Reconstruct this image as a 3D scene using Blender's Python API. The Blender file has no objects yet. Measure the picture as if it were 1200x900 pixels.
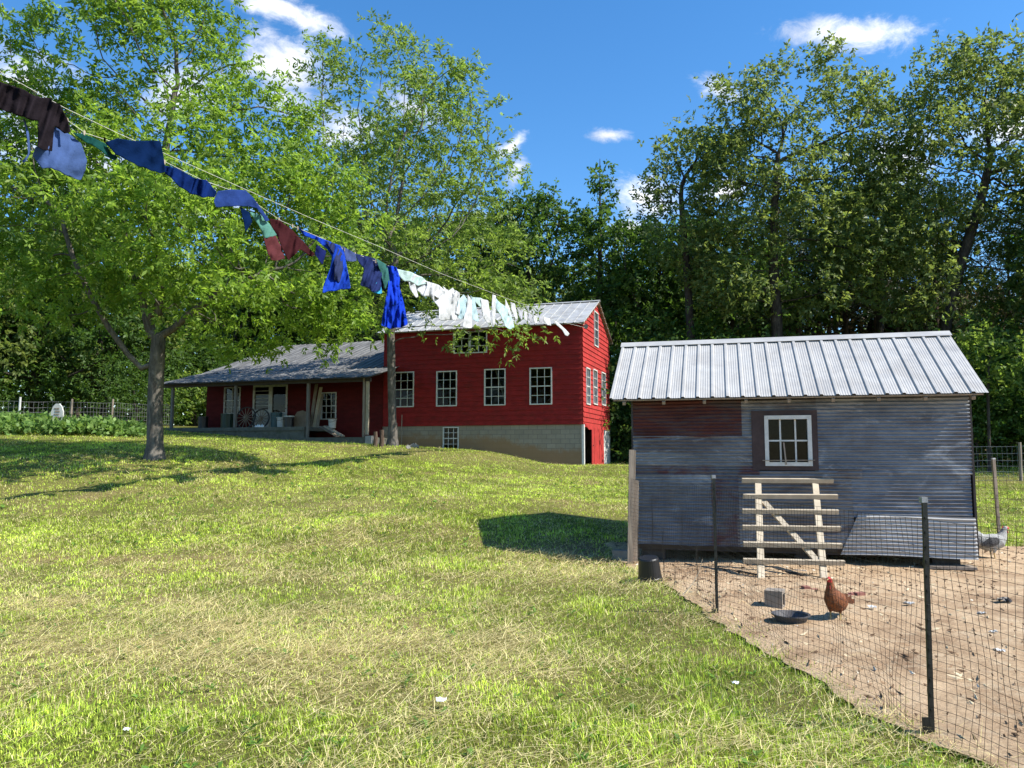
import bpy, bmesh, math, random
import numpy as np
from mathutils import Vector, Matrix

random.seed(7)
RNG = np.random.default_rng(11)
SC = bpy.context.scene
COL = SC.collection
R = math.radians

# ------------------------------------------------------------------ camera
EYE = Vector((0.0, 0.0, 1.6))
FPX = 900.0
PITCH = math.atan(80.0 / FPX)
CP, SP = math.cos(PITCH), math.sin(PITCH)


def ray(px, py):
    xc, yc = (px - 600.0) / FPX, (450.0 - py) / FPX
    return Vector((xc, CP - yc * SP, SP + yc * CP))


def at(px, py, Y):
    d = ray(px, py)
    return EYE + d * (Y / d.y)


def on_plane(px, py, p0, n):
    d = ray(px, py)
    return EYE + d * ((Vector(p0) - EYE).dot(Vector(n)) / d.dot(Vector(n)))


def proj(P):
    v = Vector(P) - EYE
    dep = v.y * CP + v.z * SP
    up = -v.y * SP + v.z * CP
    return 600 + FPX * v.x / dep, 450 - FPX * up / dep


# ------------------------------------------------------------------ ground height
GP = np.array([
    (0, 0, 0), (-6, 0, .02), (6, 0, 0), (1, 6, 0), (5, 6, 0), (2, 10, 0.0), (6, 10.5, 0), (10, 10, 0), (-5, 6, .0),
    (-4, 11, .06), (-.4, 14.2, .35), (2.4, 14.5, .2), (6, 14, .05), (10, 16, .05), (1.9, 12.2, .02), (3.5, 12.5, 0),
    (3, 32.3, 1.02), (-4.7, 30.5, 1.86), (-6.2, 32.4, 1.93), (-15.9, 35.6, 2.6), (-10.3, 22, 1.43), (-11.6, 17, .62),
    (-2.3, 34.0, 1.72), (-.4, 33.4, 1.47), (1.4, 32.8, 1.22), (4.2, 35, 1.02), (-11, 34, 2.2), (6, 40, 1.1),
    (-15, 28, 2.15), (-22, 34, 2.7), (-30, 50, 3.5), (-12, 50, 3.0), (10, 30, .8), (18, 30, .75), (12, 20, .12),
    (30, 30, .9), (40, 60, 1.6), (0, 70, 2.2), (-40, 20, 1.5), (-20, 10, .3), (20, 10, 0), (0, -15, -.1), (-20, -10, 0),
    (20, -10, 0), (60, 0, 0), (-60, 0, .6), (-60, 60, 3.5), (70, 60, 1.6), (0, 130, 3.0), (-120, 100, 4), (120, 100, 3),
    (1, 22, .62), (-5, 22, .95), (5, 24, .5)], dtype=float)
_C2 = 9.0


def _phi(d2):
    return -np.sqrt(d2 + _C2)


_n = len(GP)
_A = np.zeros((_n + 1, _n + 1))
_A[:_n, :_n] = _phi(((GP[:, None, :2] - GP[None, :, :2]) ** 2).sum(-1)) - 0.05 * np.eye(_n)
_A[:_n, _n] = 1
_A[_n, :_n] = 1
_W = np.linalg.solve(_A, np.append(GP[:, 2], 0))


def ghn(x, y):
    x = np.asarray(x, float); y = np.asarray(y, float)
    out = np.empty(x.shape)
    fx, fy, fo = x.ravel(), y.ravel(), out.ravel()
    for s in range(0, fx.size, 200000):
        d2 = (fx[s:s + 200000, None] - GP[None, :, 0]) ** 2 + (fy[s:s + 200000, None] - GP[None, :, 1]) ** 2
        fo[s:s + 200000] = _phi(d2) @ _W[:_n] + _W[_n]
    return fo.reshape(x.shape)


def gh(x, y):
    return float(ghn(np.array([x]), np.array([y]))[0])


def on_ground(px, py):
    d = ray(px, py)
    s = 1.0
    for i in range(4000):
        P = EYE + d * s
        g = gh(P.x, P.y)
        if P.z <= g:
            break
        s += max(0.004, (P.z - g) * 0.3)
        if s > 200:
            break
    return Vector((P.x, P.y, g))


def _hash(ix, iy, seed):
    h = (ix.astype(np.int64) * 374761393 + iy.astype(np.int64) * 668265263 + seed * 1442695041) & 0xFFFFFFFF
    h = ((h ^ (h >> 13)) * 1274126177) & 0xFFFFFFFF
    return ((h ^ (h >> 16)) & 0xFFFF) / 65535.0


def vnoise(x, y, seed=0):
    ix, iy = np.floor(x), np.floor(y)
    fx, fy = x - ix, y - iy
    fx = fx * fx * (3 - 2 * fx); fy = fy * fy * (3 - 2 * fy)
    a, b = _hash(ix, iy, seed), _hash(ix + 1, iy, seed)
    c, d = _hash(ix, iy + 1, seed), _hash(ix + 1, iy + 1, seed)
    return (a * (1 - fx) + b * fx) * (1 - fy) + (c * (1 - fx) + d * fx) * fy


def fbm(x, y, seed=0, octaves=4):
    s, a, t = 0, .5, 0
    for o in range(octaves):
        s = s + a * vnoise(x * 2 ** o + 17.3 * o, y * 2 ** o - 9.1 * o, seed + o)
        t += a; a *= .5
    return s / t


# ------------------------------------------------------------------ mesh builder
class MB:
    def __init__(self):
        self.v = []; self.f = []

    def add(self, vs, fs):
        o = len(self.v)
        self.v += [tuple(p) for p in vs]
        self.f += [tuple(i + o for i in f) for f in fs]
        return self

    def obox(self, o, ax, ay, az):
        o, ax, ay, az = Vector(o), Vector(ax), Vector(ay), Vector(az)
        if ax.cross(ay).dot(az) < 0:
            ax, ay = ay, ax
        vs = [o, o + ax, o + ax + ay, o + ay, o + az, o + ax + az, o + ax + ay + az, o + ay + az]
        return self.add(vs, [(3, 2, 1, 0), (4, 5, 6, 7), (0, 1, 5, 4), (1, 2, 6, 5), (2, 3, 7, 6), (3, 0, 4, 7)])

    def box(self, x0, x1, y0, y1, z0, z1):
        return self.obox((x0, y0, z0), (x1 - x0, 0, 0), (0, y1 - y0, 0), (0, 0, z1 - z0))

    def beam(self, p0, p1, w, h, up=(0, 0, 1)):
        p0, p1 = Vector(p0), Vector(p1)
        d = (p1 - p0)
        s = d.cross(Vector(up))
        if s.length < 1e-6:
            s = d.cross(Vector((1, 0, 0)))
        s.normalize()
        t = s.cross(d).normalized()
        return self.obox(p0 - s * w / 2 - t * h / 2, d, s * w, t * h)

    def tube(self, pts, rad, sides=6, cap=True):
        pts = [Vector(p) for p in pts]
        n = len(pts)
        if not hasattr(rad, '__len__'):
            rad = [rad] * n
        ref = None
        vs = []
        for i, p in enumerate(pts):
            t = (pts[min(i + 1, n - 1)] - pts[max(i - 1, 0)])
            if t.length < 1e-9:
                t = Vector((0, 0, 1))
            t.normalize()
            if ref is None:
                ref = t.cross(Vector((0.31, 0.83, 0.46)))
                if ref.length < 1e-3:
                    ref = t.cross(Vector((1, 0, 0)))
            ref = (ref - t * ref.dot(t))
            ref.normalize()
            b = t.cross(ref)
            for k in range(sides):
                a = 2 * math.pi * k / sides
                vs.append(p + (ref * math.cos(a) + b * math.sin(a)) * rad[i])
        fs = []
        for i in range(n - 1):
            for k in range(sides):
                k2 = (k + 1) % sides
                fs.append((i * sides + k, i * sides + k2, (i + 1) * sides + k2, (i + 1) * sides + k))
        if cap:
            fs.append(tuple(range(sides))[::-1])
            fs.append(tuple((n - 1) * sides + k for k in range(sides)))
        return self.add(vs, fs)

    def lathe(self, c, prof, sides=20, axis=(0, 0, 1)):
        c = Vector(c); ax = Vector(axis).normalized()
        r1 = ax.cross(Vector((0, 1, 0)))
        if r1.length < 1e-3:
            r1 = ax.cross(Vector((1, 0, 0)))
        r1.normalize(); r2 = ax.cross(r1)
        vs, fs = [], []
        for (r, z) in prof:
            for k in range(sides):
                a = 2 * math.pi * k / sides
                vs.append(c + ax * z + (r1 * math.cos(a) + r2 * math.sin(a)) * r)
        for i in range(len(prof) - 1):
            for k in range(sides):
                k2 = (k + 1) % sides
                fs.append((i * sides + k, i * sides + k2, (i + 1) * sides + k2, (i + 1) * sides + k))
        return self.add(vs, fs)

    def build(self, name, m, parent=None, loc=None, smooth=False):
        me = bpy.data.meshes.new(name)
        off = Vector((0, 0, 0))
        if parent is not None:
            r = parent
            while r.parent is not None:
                r = r.parent
            off = Vector(r.location)
        elif loc is not None:
            off = Vector(loc)
        me.from_pydata([(p[0] - off.x, p[1] - off.y, p[2] - off.z) for p in self.v], [], self.f)
        if smooth:
            me.polygons.foreach_set('use_smooth', np.ones(len(me.polygons), bool))
        me.update()
        me.materials.append(m)
        o = bpy.data.objects.new(name, me)
        COL.objects.link(o)
        if parent is not None:
            o.parent = parent
        elif loc is not None:
            o.location = loc
        return o


def np_mesh(name, verts, faces_list, m, parent=None, loc=None, colors=None, smooth=False):
    """faces_list: list of (n,k) int arrays; colors: per vertex rgb."""
    me = bpy.data.meshes.new(name)
    v = np.asarray(verts, dtype=np.float32)
    me.vertices.add(len(v))
    me.vertices.foreach_set('co', v.ravel())
    loops = np.concatenate([f.ravel() for f in faces_list]).astype(np.int32)
    tot = np.concatenate([np.full(len(f), f.shape[1], np.int32) for f in faces_list])
    st = np.concatenate([[0], np.cumsum(tot)[:-1]]).astype(np.int32)
    me.loops.add(len(loops)); me.polygons.add(len(tot))
    me.loops.foreach_set('vertex_index', loops)
    me.polygons.foreach_set('loop_start', st)
    try:
        me.polygons.foreach_set('loop_total', tot)
    except Exception:
        pass
    if smooth:
        me.polygons.foreach_set('use_smooth', np.ones(len(tot), bool))
    me.update(calc_edges=True)
    if colors is not None:
        a = me.color_attributes.new('col', 'FLOAT_COLOR', 'POINT')
        c = np.ones((len(v), 4), np.float32)
        c[:, :3] = colors
        a.data.foreach_set('color', c.ravel())
    me.materials.append(m)
    o = bpy.data.objects.new(name, me)
    COL.objects.link(o)
    if parent is not None:
        o.parent = parent
    elif loc is not None:
        o.location = loc
    return o


def tag(o, label=None, cat=None, group=None, kind=None):
    if label: o['label'] = label
    if cat: o['category'] = cat
    if group: o['group'] = group
    if kind: o['kind'] = kind
    return o


def empty(name, loc, label=None, cat=None, group=None):
    o = bpy.data.objects.new(name, None)
    COL.objects.link(o)
    o.location = loc
    o.empty_display_size = .2
    return tag(o, label, cat, group)


def copy_tree(o, parent=None):
    c = o.copy()
    COL.objects.link(c)
    c.parent = parent
    for ch in list(o.children):
        copy_tree(ch, c)
    return c


# ------------------------------------------------------------------ materials
class NT:
    def __init__(self, name):
        self.m = bpy.data.materials.new(name)
        self.m.use_nodes = True
        self.t = self.m.node_tree
        self.t.nodes.clear()
        self.out = self.n('ShaderNodeOutputMaterial')

    def n(self, typ, **kw):
        nd = self.t.nodes.new(typ)
        for k, v in kw.items():
            if k.startswith('i_'):
                key = k[2:]
                key = int(key) if key.isdigit() else key.replace('_', ' ')
                nd.inputs[key].default_value = v
            else:
                setattr(nd, k, v)
        return nd

    def l(self, a, b):
        self.t.links.new(a, b)

    def coord(self, scale=(1, 1, 1), kind='Object'):
        tc = self.n('ShaderNodeTexCoord')
        mp = self.n('ShaderNodeMapping')
        mp.inputs['Scale'].default_value = scale
        self.l(tc.outputs[kind], mp.inputs['Vector'])
        return mp.outputs[0]

    def noise(self, scale=5, detail=6, rough=.6, vec=None, dist=0):
        nd = self.n('ShaderNodeTexNoise')
        nd.inputs['Scale'].default_value = scale
        nd.inputs['Detail'].default_value = detail
        nd.inputs['Roughness'].default_value = rough
        nd.inputs['Distortion'].default_value = dist
        if vec is not None:
            self.l(vec, nd.inputs['Vector'])
        return nd.outputs['Fac']

    def ramp(self, fac, stops):
        r = self.n('ShaderNodeValToRGB')
        e = r.color_ramp.elements
        while len(e) < len(stops):
            e.new(.5)
        for k, (p, c) in enumerate(stops):
            e[k].position = p
            e[k].color = (c, c, c, 1) if not hasattr(c, '__len__') else (*c, 1)
        self.l(fac, r.inputs[0])
        return r.outputs[0]

    def mix(self, fac, a, b, mode='MIX'):
        x = self.n('ShaderNodeMix', data_type='RGBA', blend_type=mode)
        for sock, val in ((x.inputs[0], fac), (x.inputs[6], a), (x.inputs[7], b)):
            if hasattr(val, 'is_linked'):
                self.l(val, sock)
            elif hasattr(val, '__len__'):
                sock.default_value = (*val, 1)
            else:
                sock.default_value = val
        return x.outputs[2]

    def bsdf(self, color, rough=.6, metal=0, spec=.5, bump=None, bstr=.3, bdist=.02):
        b = self.n('ShaderNodeBsdfPrincipled')
        for sock, val in ((b.inputs['Base Color'], color), (b.inputs['Roughness'], rough), (b.inputs['Metallic'], metal)):
            if hasattr(val, 'is_linked'):
                self.l(val, sock)
            elif hasattr(val, '__len__'):
                sock.default_value = (*val, 1)
            else:
                sock.default_value = val
        b.inputs['Specular IOR Level'].default_value = spec
        if bump is not None:
            bp = self.n('ShaderNodeBump')
            bp.inputs['Strength'].default_value = bstr
            bp.inputs['Distance'].default_value = bdist
            self.l(bump, bp.inputs['Height'])
            self.l(bp.outputs[0], b.inputs['Normal'])
        return b

    def done(self, sh):
        self.l(sh.outputs[0] if hasattr(sh, 'outputs') else sh, self.out.inputs['Surface'])
        return self.m


def paint(name, c, rough=.6, var=.25, scale=6, metal=0, spec=.4, stretch=(1, 1, 1), dirt=None, dirt_amt=.5, bump=.15):
    t = NT(name)
    v = t.coord(stretch)
    n1 = t.noise(scale, 7, .65, v)
    lo = tuple(x * (1 - var) for x in c); hi = tuple(min(1, x * (1 + var)) for x in c)
    col = t.ramp(n1, [(.3, lo), (.7, hi)])
    n2 = t.noise(scale * 5, 4, .6, v)
    if dirt is not None:
        f = t.ramp(t.noise(scale * .7, 8, .7, v, .4), [(.5, 0.0), (.68, dirt_amt)])
        col = t.mix(f, col, dirt)
    return t.done(t.bsdf(col, rough, metal, spec, bump=n2, bstr=bump, bdist=.01))


def leaf_mat(name, base, var=.35, transl=.45, tcol=None, spec=.25):
    t = NT(name)
    at_ = t.n('ShaderNodeAttribute'); at_.attribute_name = 'col'
    col = t.mix(1.0, base, at_.outputs['Color'], 'MULTIPLY')
    b = t.bsdf(col, .5, 0, spec)
    tr = t.n('ShaderNodeBsdfTranslucent')
    tc = t.mix(1.0, tcol or tuple(x * 1.5 for x in base), at_.outputs['Color'], 'MULTIPLY')
    t.l(tc, tr.inputs['Color'])
    mx = t.n('ShaderNodeMixShader'); mx.inputs[0].default_value = transl
    t.l(b.outputs[0], mx.inputs[1]); t.l(tr.outputs[0], mx.inputs[2])
    return t.done(mx)


M = {}
M['red'] = paint('barn_red_paint', (.235, .017, .016), .7, .25, 2.2, spec=.15, stretch=(1.3, 1.3, 2.5), dirt=(.12, .02, .014), dirt_amt=.6)
M['sunlitred'] = paint('sunlit_faded_red_paint', (.38, .038, .034), .75, .28, 2.2, spec=.15, stretch=(1.6, 1.6, 1.4), dirt=(.2, .035, .028), dirt_amt=.65)  # paler copy of the barn red: gable sunlight in the colour, besides fading
M['shadedred'] = paint('porch_shade_red_board', (.095, .012, .012), .8, .25, 2.2, spec=.12, stretch=(1, 1, 2.5), dirt=(.05, .012, .01), dirt_amt=.5)  # darker copy of the barn red, porch shade put into the colour
M['white'] = paint('old_white_paint', (.58, .57, .53), .6, .12, 9, dirt=(.4, .36, .3), dirt_amt=.4)
M['dullwhite'] = paint('weathered_white', (.52, .52, .5), .7, .15, 6, dirt=(.3, .28, .24), dirt_amt=.6)
M['wood'] = paint('grey_weathered_wood', (.26, .21, .16), .8, .3, 4, stretch=(4, 4, .5), dirt=(.12, .1, .08), dirt_amt=.6, bump=.4)
M['palewood'] = paint('bleached_board', (.40, .335, .24), .75, .2, 5, stretch=(1, 1, 1), dirt=(.3, .24, .17), dirt_amt=.5, bump=.3)
M['darkwood'] = paint('dark_stained_wood', (.05, .042, .038), .75, .3, 6, bump=.3)
M['black'] = paint('black_plastic', (.012, .012, .013), .4, .2, 5, spec=.5)
M['rubber'] = paint('grey_rubber', (.05, .05, .055), .6, .25, 7, dirt=(.2, .15, .1), dirt_amt=.4)
M['concrete'] = paint('concrete_block', (.36, .34, .31), .9, .18, 14, dirt=(.22, .2, .17), dirt_amt=.5, bump=.5)
M['iron'] = paint('dark_iron', (.045, .042, .04), .55, .3, 12, metal=.4)
M['post'] = paint('fence_steel', (.03, .032, .03), .4, .3, 10, metal=.5)
M['wire'] = paint('fence_wire', (.03, .024, .02), .6, .3, 30, metal=.3)
M['galvwire'] = paint('galvanised_wire', (.27, .275, .28), .5, .2, 30, metal=.4)
M['rope'] = paint('line_rope', (.6, .58, .5), .8, .1, 30)
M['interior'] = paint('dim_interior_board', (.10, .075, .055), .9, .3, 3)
M['tan'] = paint('tan_board', (.2, .15, .105), .8, .2, 6)
M['paper'] = paint('white_paper', (.78, .78, .78), .7, .05, 6)
M['brick'] = paint('red_brick', (.24, .10, .075), .85, .2, 14)
M['teal'] = paint('teal_plastic', (.03, .09, .11), .4, .2, 6)
M['greenplastic'] = paint('dark_green_plastic', (.012, .035, .022), .4, .2, 6)


def glass_mat():
    t = NT('old_window_glass')
    tr = t.n('ShaderNodeBsdfTransparent'); tr.inputs[0].default_value = (.42, .44, .44, 1)
    g = t.n('ShaderNodeBsdfGlossy'); g.inputs['Roughness'].default_value = .03
    nz = t.noise(3.0, 2, .5, t.coord())
    bp = t.n('ShaderNodeBump'); bp.inputs['Strength'].default_value = .1; bp.inputs['Distance'].default_value = .02
    t.l(nz, bp.inputs['Height']); t.l(bp.outputs[0], g.inputs['Normal'])
    fr = t.n('ShaderNodeFresnel'); fr.inputs[0].default_value = 1.45
    mx = t.n('ShaderNodeMixShader')
    fm = t.n('ShaderNodeMath', operation='MULTIPLY'); fm.inputs[1].default_value = .4
    t.l(fr.outputs[0], fm.inputs[0]); t.l(fm.outputs[0], mx.inputs[0]); t.l(tr.outputs[0], mx.inputs[1]); t.l(g.outputs[0], mx.inputs[2])
    return t.done(mx)


M['glass'] = glass_mat()


def metal_roof(name, a, b, rust=None, rust_amt=.5, rough=.42, metal=.55, axis=(1, 1, 1), rot=0.0, bright=None):
    t = NT(name)
    v = t.coord(axis)
    if rot:
        v.node.vector_type = 'TEXTURE'
        v.node.inputs['Scale'].default_value = tuple(1 / x for x in axis)
        v.node.inputs['Rotation'].default_value = (0, 0, rot)
    n = t.noise(2.2, 8, .7, v)
    col = t.ramp(n, [(.3, a), (.72, b)])
    if rust is not None:
        f = t.ramp(t.noise(1.6, 9, .72, v, .6), [(.46, 0.0), (.62, rust_amt)])
        col = t.mix(f, col, rust)
    if bright is not None:
        col = t.mix(t.ramp(t.noise(1.9, 9, .75, v, .8), [(.54, 0.0), (.66, .75)]), col, bright)
    rr = t.ramp(t.noise(5, 4, .6, v), [(.3, rough - .1), (.7, rough + .15)])
    return t.done(t.bsdf(col, rr, metal, .5, bump=t.noise(9, 3, .5, v), bstr=.08, bdist=.02))


M['newroof'] = metal_roof('galvanised_roof_sheet', (.34, .33, .31), (.43, .42, .395), (.27, .255, .235), .5, .5, .04)
M['dappleroof'] = metal_roof('dappled_old_tin_roof', (.05, .05, .05), (.25, .248, .24), (.045, .04, .036), .7, .6, .06, axis=(3.2, .35, .35), rot=R(-18))  # old tin; dark tone and pale streaks paint in dappled tree shade
M['porchslab'] = paint('porch_shade_concrete', (.13, .125, .10), .95, .3, 5, dirt=(.07, .075, .04), dirt_amt=.7, bump=.5)  # concrete darkened so its colour carries the shade under the porch
M['greywood'] = paint('grey_porch_post', (.17, .15, .125), .85, .3, 4, stretch=(4, 4, .5), dirt=(.08, .07, .06), dirt_amt=.6, bump=.4)
M['houseroof'] = metal_roof('grey_tin_roof', (.38, .38, .38), (.55, .55, .54), (.24, .22, .19), .5, .45, .3)
M['tin1'] = metal_roof('corrugated_tin_grey', (.12, .125, .132), (.29, .30, .31), (.085, .055, .05), .6, .5, .3, axis=(.6, .6, 2), bright=(.46, .47, .48))
M['tin2'] = metal_roof('corrugated_tin_blue_grey', (.12, .135, .16), (.27, .295, .325), (.10, .085, .085), .5, .48, .35, axis=(.7, .7, 1.6), bright=(.42, .44, .46))
M['tin3'] = metal_roof('corrugated_tin_bright', (.30, .297, .29), (.44, .435, .42), (.2, .18, .16), .5, .55, .1, axis=(.6, .6, 2))
M['tinred'] = metal_roof('rusted_red_tin', (.055, .014, .012), (.13, .034, .025), (.07, .066, .068), .8, .65, .15, axis=(.7, .7, 2.4))
M['tinstreak'] = metal_roof('red_streaked_tin', (.10, .105, .115), (.19, .195, .21), (.11, .02, .02), .7, .5, .4, axis=(1.6, 1.6, 2.4))


def block_mat():
    t = NT('concrete_block_wall')
    uv = t.n('ShaderNodeAttribute'); uv.attribute_name = 'wall_uv'
    br = t.n('ShaderNodeTexBrick')
    br.offset = .5
    br.inputs['Scale'].default_value = 1.0
    br.inputs['Brick Width'].default_value = .41
    br.inputs['Row Height'].default_value = .203
    br.inputs['Mortar Size'].default_value = .012
    br.inputs['Mortar Smooth'].default_value = .3
    br.inputs['Color1'].default_value = (.26, .228, .175, 1)
    br.inputs['Color2'].default_value = (.31, .275, .215, 1)
    br.inputs['Mortar'].default_value = (.17, .155, .13, 1)
    t.l(uv.outputs['Vector'], br.inputs['Vector'])
    n = t.noise(3, 8, .7, t.coord())
    sp = t.n('ShaderNodeSeparateXYZ'); t.l(uv.outputs['Vector'], sp.inputs[0])
    # splashed soil on the bottom courses: height above the soil line, broken up by noise
    ad = t.n('ShaderNodeMath', operation='MULTIPLY_ADD'); t.l(n, ad.inputs[0]); ad.inputs[1].default_value = -.9
    t.l(sp.outputs['Z'], ad.inputs[2])
    f = t.ramp(ad.outputs[0], [(0.0, .85), (.3, 0.0)])
    # ramp input is shifted so that the soil line lies near the ground
    col = t.mix(t.ramp(n, [(.35, 0.0), (.7, .45)]), br.outputs['Color'], (.16, .15, .13))
    col = t.mix(f, col, (.26, .16, .08))
    return t.done(t.bsdf(col, .9, 0, .3, bump=br.outputs['Fac'], bstr=-.4, bdist=.01))


M['block'] = block_mat()


def bark_mat(name, a, b):
    t = NT(name)
    v = t.coord((1, 1, .22))
    n = t.noise(11, 8, .7, v, .3)
    col = t.ramp(n, [(.35, a), (.65, b)])
    li = t.ramp(t.noise(2.2, 6, .7, t.coord()), [(.55, 0.0), (.7, .55)])
    col = t.mix(li, col, tuple(x * 1.9 for x in b))
    return t.done(t.bsdf(col, .9, 0, .2, bump=n, bstr=.8, bdist=.03))


M['bark'] = bark_mat('grey_bark', (.05, .042, .034), (.17, .15, .125))
M['barkdark'] = bark_mat('dark_bark', (.025, .02, .016), (.085, .07, .055))
M['barkpine'] = bark_mat('pine_bark', (.04, .026, .018), (.13, .09, .065))
M['deadwood'] = bark_mat('dead_brush_wood', (.1, .085, .07), (.3, .26, .22))
M['leaf_near'] = leaf_mat('bright_spring_leaf', (.15, .235, .034), transl=.44, tcol=(.38, .58, .06))
M['leaf_second'] = leaf_mat('olive_spring_leaf', (.15, .215, .045), transl=.44, tcol=(.34, .49, .07))
M['leaf_dark'] = leaf_mat('dark_forest_leaf', (.065, .122, .026), transl=.4, tcol=(.13, .24, .028))
M['leaf_oak'] = leaf_mat('oak_leaf', (.135, .18, .052), transl=.42, tcol=(.28, .36, .07))
M['leaf_pine'] = leaf_mat('pine_needle', (.045, .065, .026), transl=.2, tcol=(.05, .07, .02))
M['leaf_vine'] = leaf_mat('garden_vine_leaf', (.16, .26, .07), transl=.4, tcol=(.26, .42, .07))
M['grass'] = leaf_mat('lawn_grass', (1, 1, 1), transl=.3, tcol=(1.15, 1.15, .9), spec=.2)
# ------------------------------------------------------------------ camera, sun, sky
cam_d = bpy.data.cameras.new('camera')
cam = bpy.data.objects.new('camera', cam_d)
COL.objects.link(cam)
cam.location = EYE
cam.rotation_euler = (R(90) + PITCH, 0, 0)
cam_d.sensor_fit = 'HORIZONTAL'
cam_d.sensor_width = 36.0
cam_d.lens = 36.0 * FPX / 1200.0
cam_d.clip_start = .05
cam_d.clip_end = 3000
SC.camera = cam

SUN_AZ = math.atan2(.950, -.312)      # clockwise from +Y
SUN_EL = R(49)
sun_dir = Vector((math.sin(SUN_AZ) * math.cos(SUN_EL), math.cos(SUN_AZ) * math.cos(SUN_EL), math.sin(SUN_EL)))
sl = bpy.data.lights.new('sun', 'SUN')
sl.energy = 5.0
sl.angle = R(.5)
sl.color = (1, .955, .88)
so = bpy.data.objects.new('sun', sl)
COL.objects.link(so)
so.rotation_euler = sun_dir.to_track_quat('Z', 'Y').to_euler()
so.location = (20, -10, 40)

w = bpy.data.worlds.new('World')
SC.world = w
w.use_nodes = True
wt = w.node_tree
wt.nodes.clear()


def wn(t, **kw):
    nd = wt.nodes.new(t)
    for k, v in kw.items():
        setattr(nd, k, v)
    return nd


wo = wn('ShaderNodeOutputWorld')
bg = wn('ShaderNodeBackground')
SKY_STRENGTH = .088
bg.inputs['Strength'].default_value = SKY_STRENGTH
wt.links.new(bg.outputs[0], wo.inputs['Surface'])
sky = wn('ShaderNodeTexSky', sky_type='NISHITA')
sky.sun_disc = False
sky.sun_elevation = SUN_EL
sky.sun_rotation = SUN_AZ
sky.altitude = 150
sky.air_density = 1.0
sky.dust_density = .25
sky.ozone_density = 3.0
hs = wn('ShaderNodeHueSaturation')
hs.inputs['Saturation'].default_value = 1.28
hs.inputs['Value'].default_value = 1.55
wt.links.new(sky.outputs[0], hs.inputs['Color'])
tc = wn('ShaderNodeTexCoord')
CLOUDS = [  # pixel centre, half sizes in pixels, tilt
    (335, 84, 72, 54, 8), (330, 12, 75, 17, 10), (995, 40, 72, 22, 13), (712, 158, 34, 10, 3), (602, 170, 26, 12, -35),
    (604, 205, 16, 28, 20), (752, 232, 52, 32, 15), (745, 268, 40, 16, 0), (842, 104, 34, 15, 25), (15, 100, 60, 32, -10),
    (1048, 195, 50, 44, 40), (845, 225, 40, 16, 0), (70, 175, 110, 45, 15), (215, 110, 60, 30, -20), (480, 125, 56, 26, 10),
    (400, 150, 60, 30, 0), (240, 235, 60, 26, 0), (560, 262, 40, 16, 0), (-80, 60, 60, 60, 0), (1290, 200, 60, 50, 0), (1180, 150, 40, 20, 0)]
prev = None
for (px, py, a, b, tilt) in CLOUDS:
    c = ray(px, py).normalized()
    rt = c.cross(Vector((0, 0, 1))).normalized()
    up = rt.cross(c).normalized()
    ct, st_ = math.cos(R(-tilt)), math.sin(R(-tilt))
    r2 = rt * ct + up * st_
    u2 = up * ct - rt * st_
    mt = Matrix((r2, u2, c)).transposed()
    if mt.determinant() < 0:
        mt = Matrix((r2, u2, -c)).transposed()
    mp = wn('ShaderNodeMapping', vector_type='TEXTURE')
    mp.inputs['Location'].default_value = c
    mp.inputs['Rotation'].default_value = mt.to_euler('XYZ')
    sc_ = FPX / abs(ray(px, py).length)
    mp.inputs['Scale'].default_value = (a / sc_, b / sc_, .4)
    wt.links.new(tc.outputs['Generated'], mp.inputs['Vector'])
    ln = wn('ShaderNodeVectorMath', operation='LENGTH')
    wt.links.new(mp.outputs[0], ln.inputs[0])
    if prev is None:
        prev = ln.outputs['Value']
    else:
        mn = wn('ShaderNodeMath', operation='MINIMUM')
        wt.links.new(prev, mn.inputs[0]); wt.links.new(ln.outputs['Value'], mn.inputs[1])
        prev = mn.outputs[0]
cmap = wn('ShaderNodeMapping')
cmap.inputs['Scale'].default_value = (1, 1, 1.7)
wt.links.new(tc.outputs['Generated'], cmap.inputs['Vector'])
cn = wn('ShaderNodeTexNoise')
cn.inputs['Scale'].default_value = 24
cn.inputs['Detail'].default_value = 9
cn.inputs['Roughness'].default_value = .67
cn.inputs['Distortion'].default_value = .35
wt.links.new(cmap.outputs[0], cn.inputs['Vector'])
ma = wn('ShaderNodeMath', operation='MULTIPLY_ADD')     # noise*1.9 - distance
wt.links.new(cn.outputs['Fac'], ma.inputs[0]); ma.inputs[1].default_value = 2.1
sb = wn('ShaderNodeMath', operation='MULTIPLY'); sb.inputs[1].default_value = -1.0
wt.links.new(prev, sb.inputs[0]); wt.links.new(sb.outputs[0], ma.inputs[2])
mr = wn('ShaderNodeMapRange', interpolation_type='SMOOTHSTEP')
mr.inputs['From Min'].default_value = .12
mr.inputs['From Max'].default_value = 1.2
wt.links.new(ma.outputs[0], mr.inputs['Value'])
cn2 = wn('ShaderNodeTexNoise')
cn2.inputs['Scale'].default_value = 9; cn2.inputs['Detail'].default_value = 5
wt.links.new(cmap.outputs[0], cn2.inputs['Vector'])
cr = wn('ShaderNodeValToRGB')
cr.color_ramp.elements[0].position = .35; cr.color_ramp.elements[0].color = (6.0, 6.3, 7.0, 1)
cr.color_ramp.elements[1].position = .6; cr.color_ramp.elements[1].color = (9.5, 9.5, 9.6, 1)
wt.links.new(cn2.outputs['Fac'], cr.inputs[0])
mx = wn('ShaderNodeMix', data_type='RGBA')
wt.links.new(mr.outputs[0], mx.inputs[0])
wt.links.new(hs.outputs[0], mx.inputs[6])
wt.links.new(cr.outputs[0], mx.inputs[7])
wt.links.new(mx.outputs[2], bg.inputs['Color'])

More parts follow.
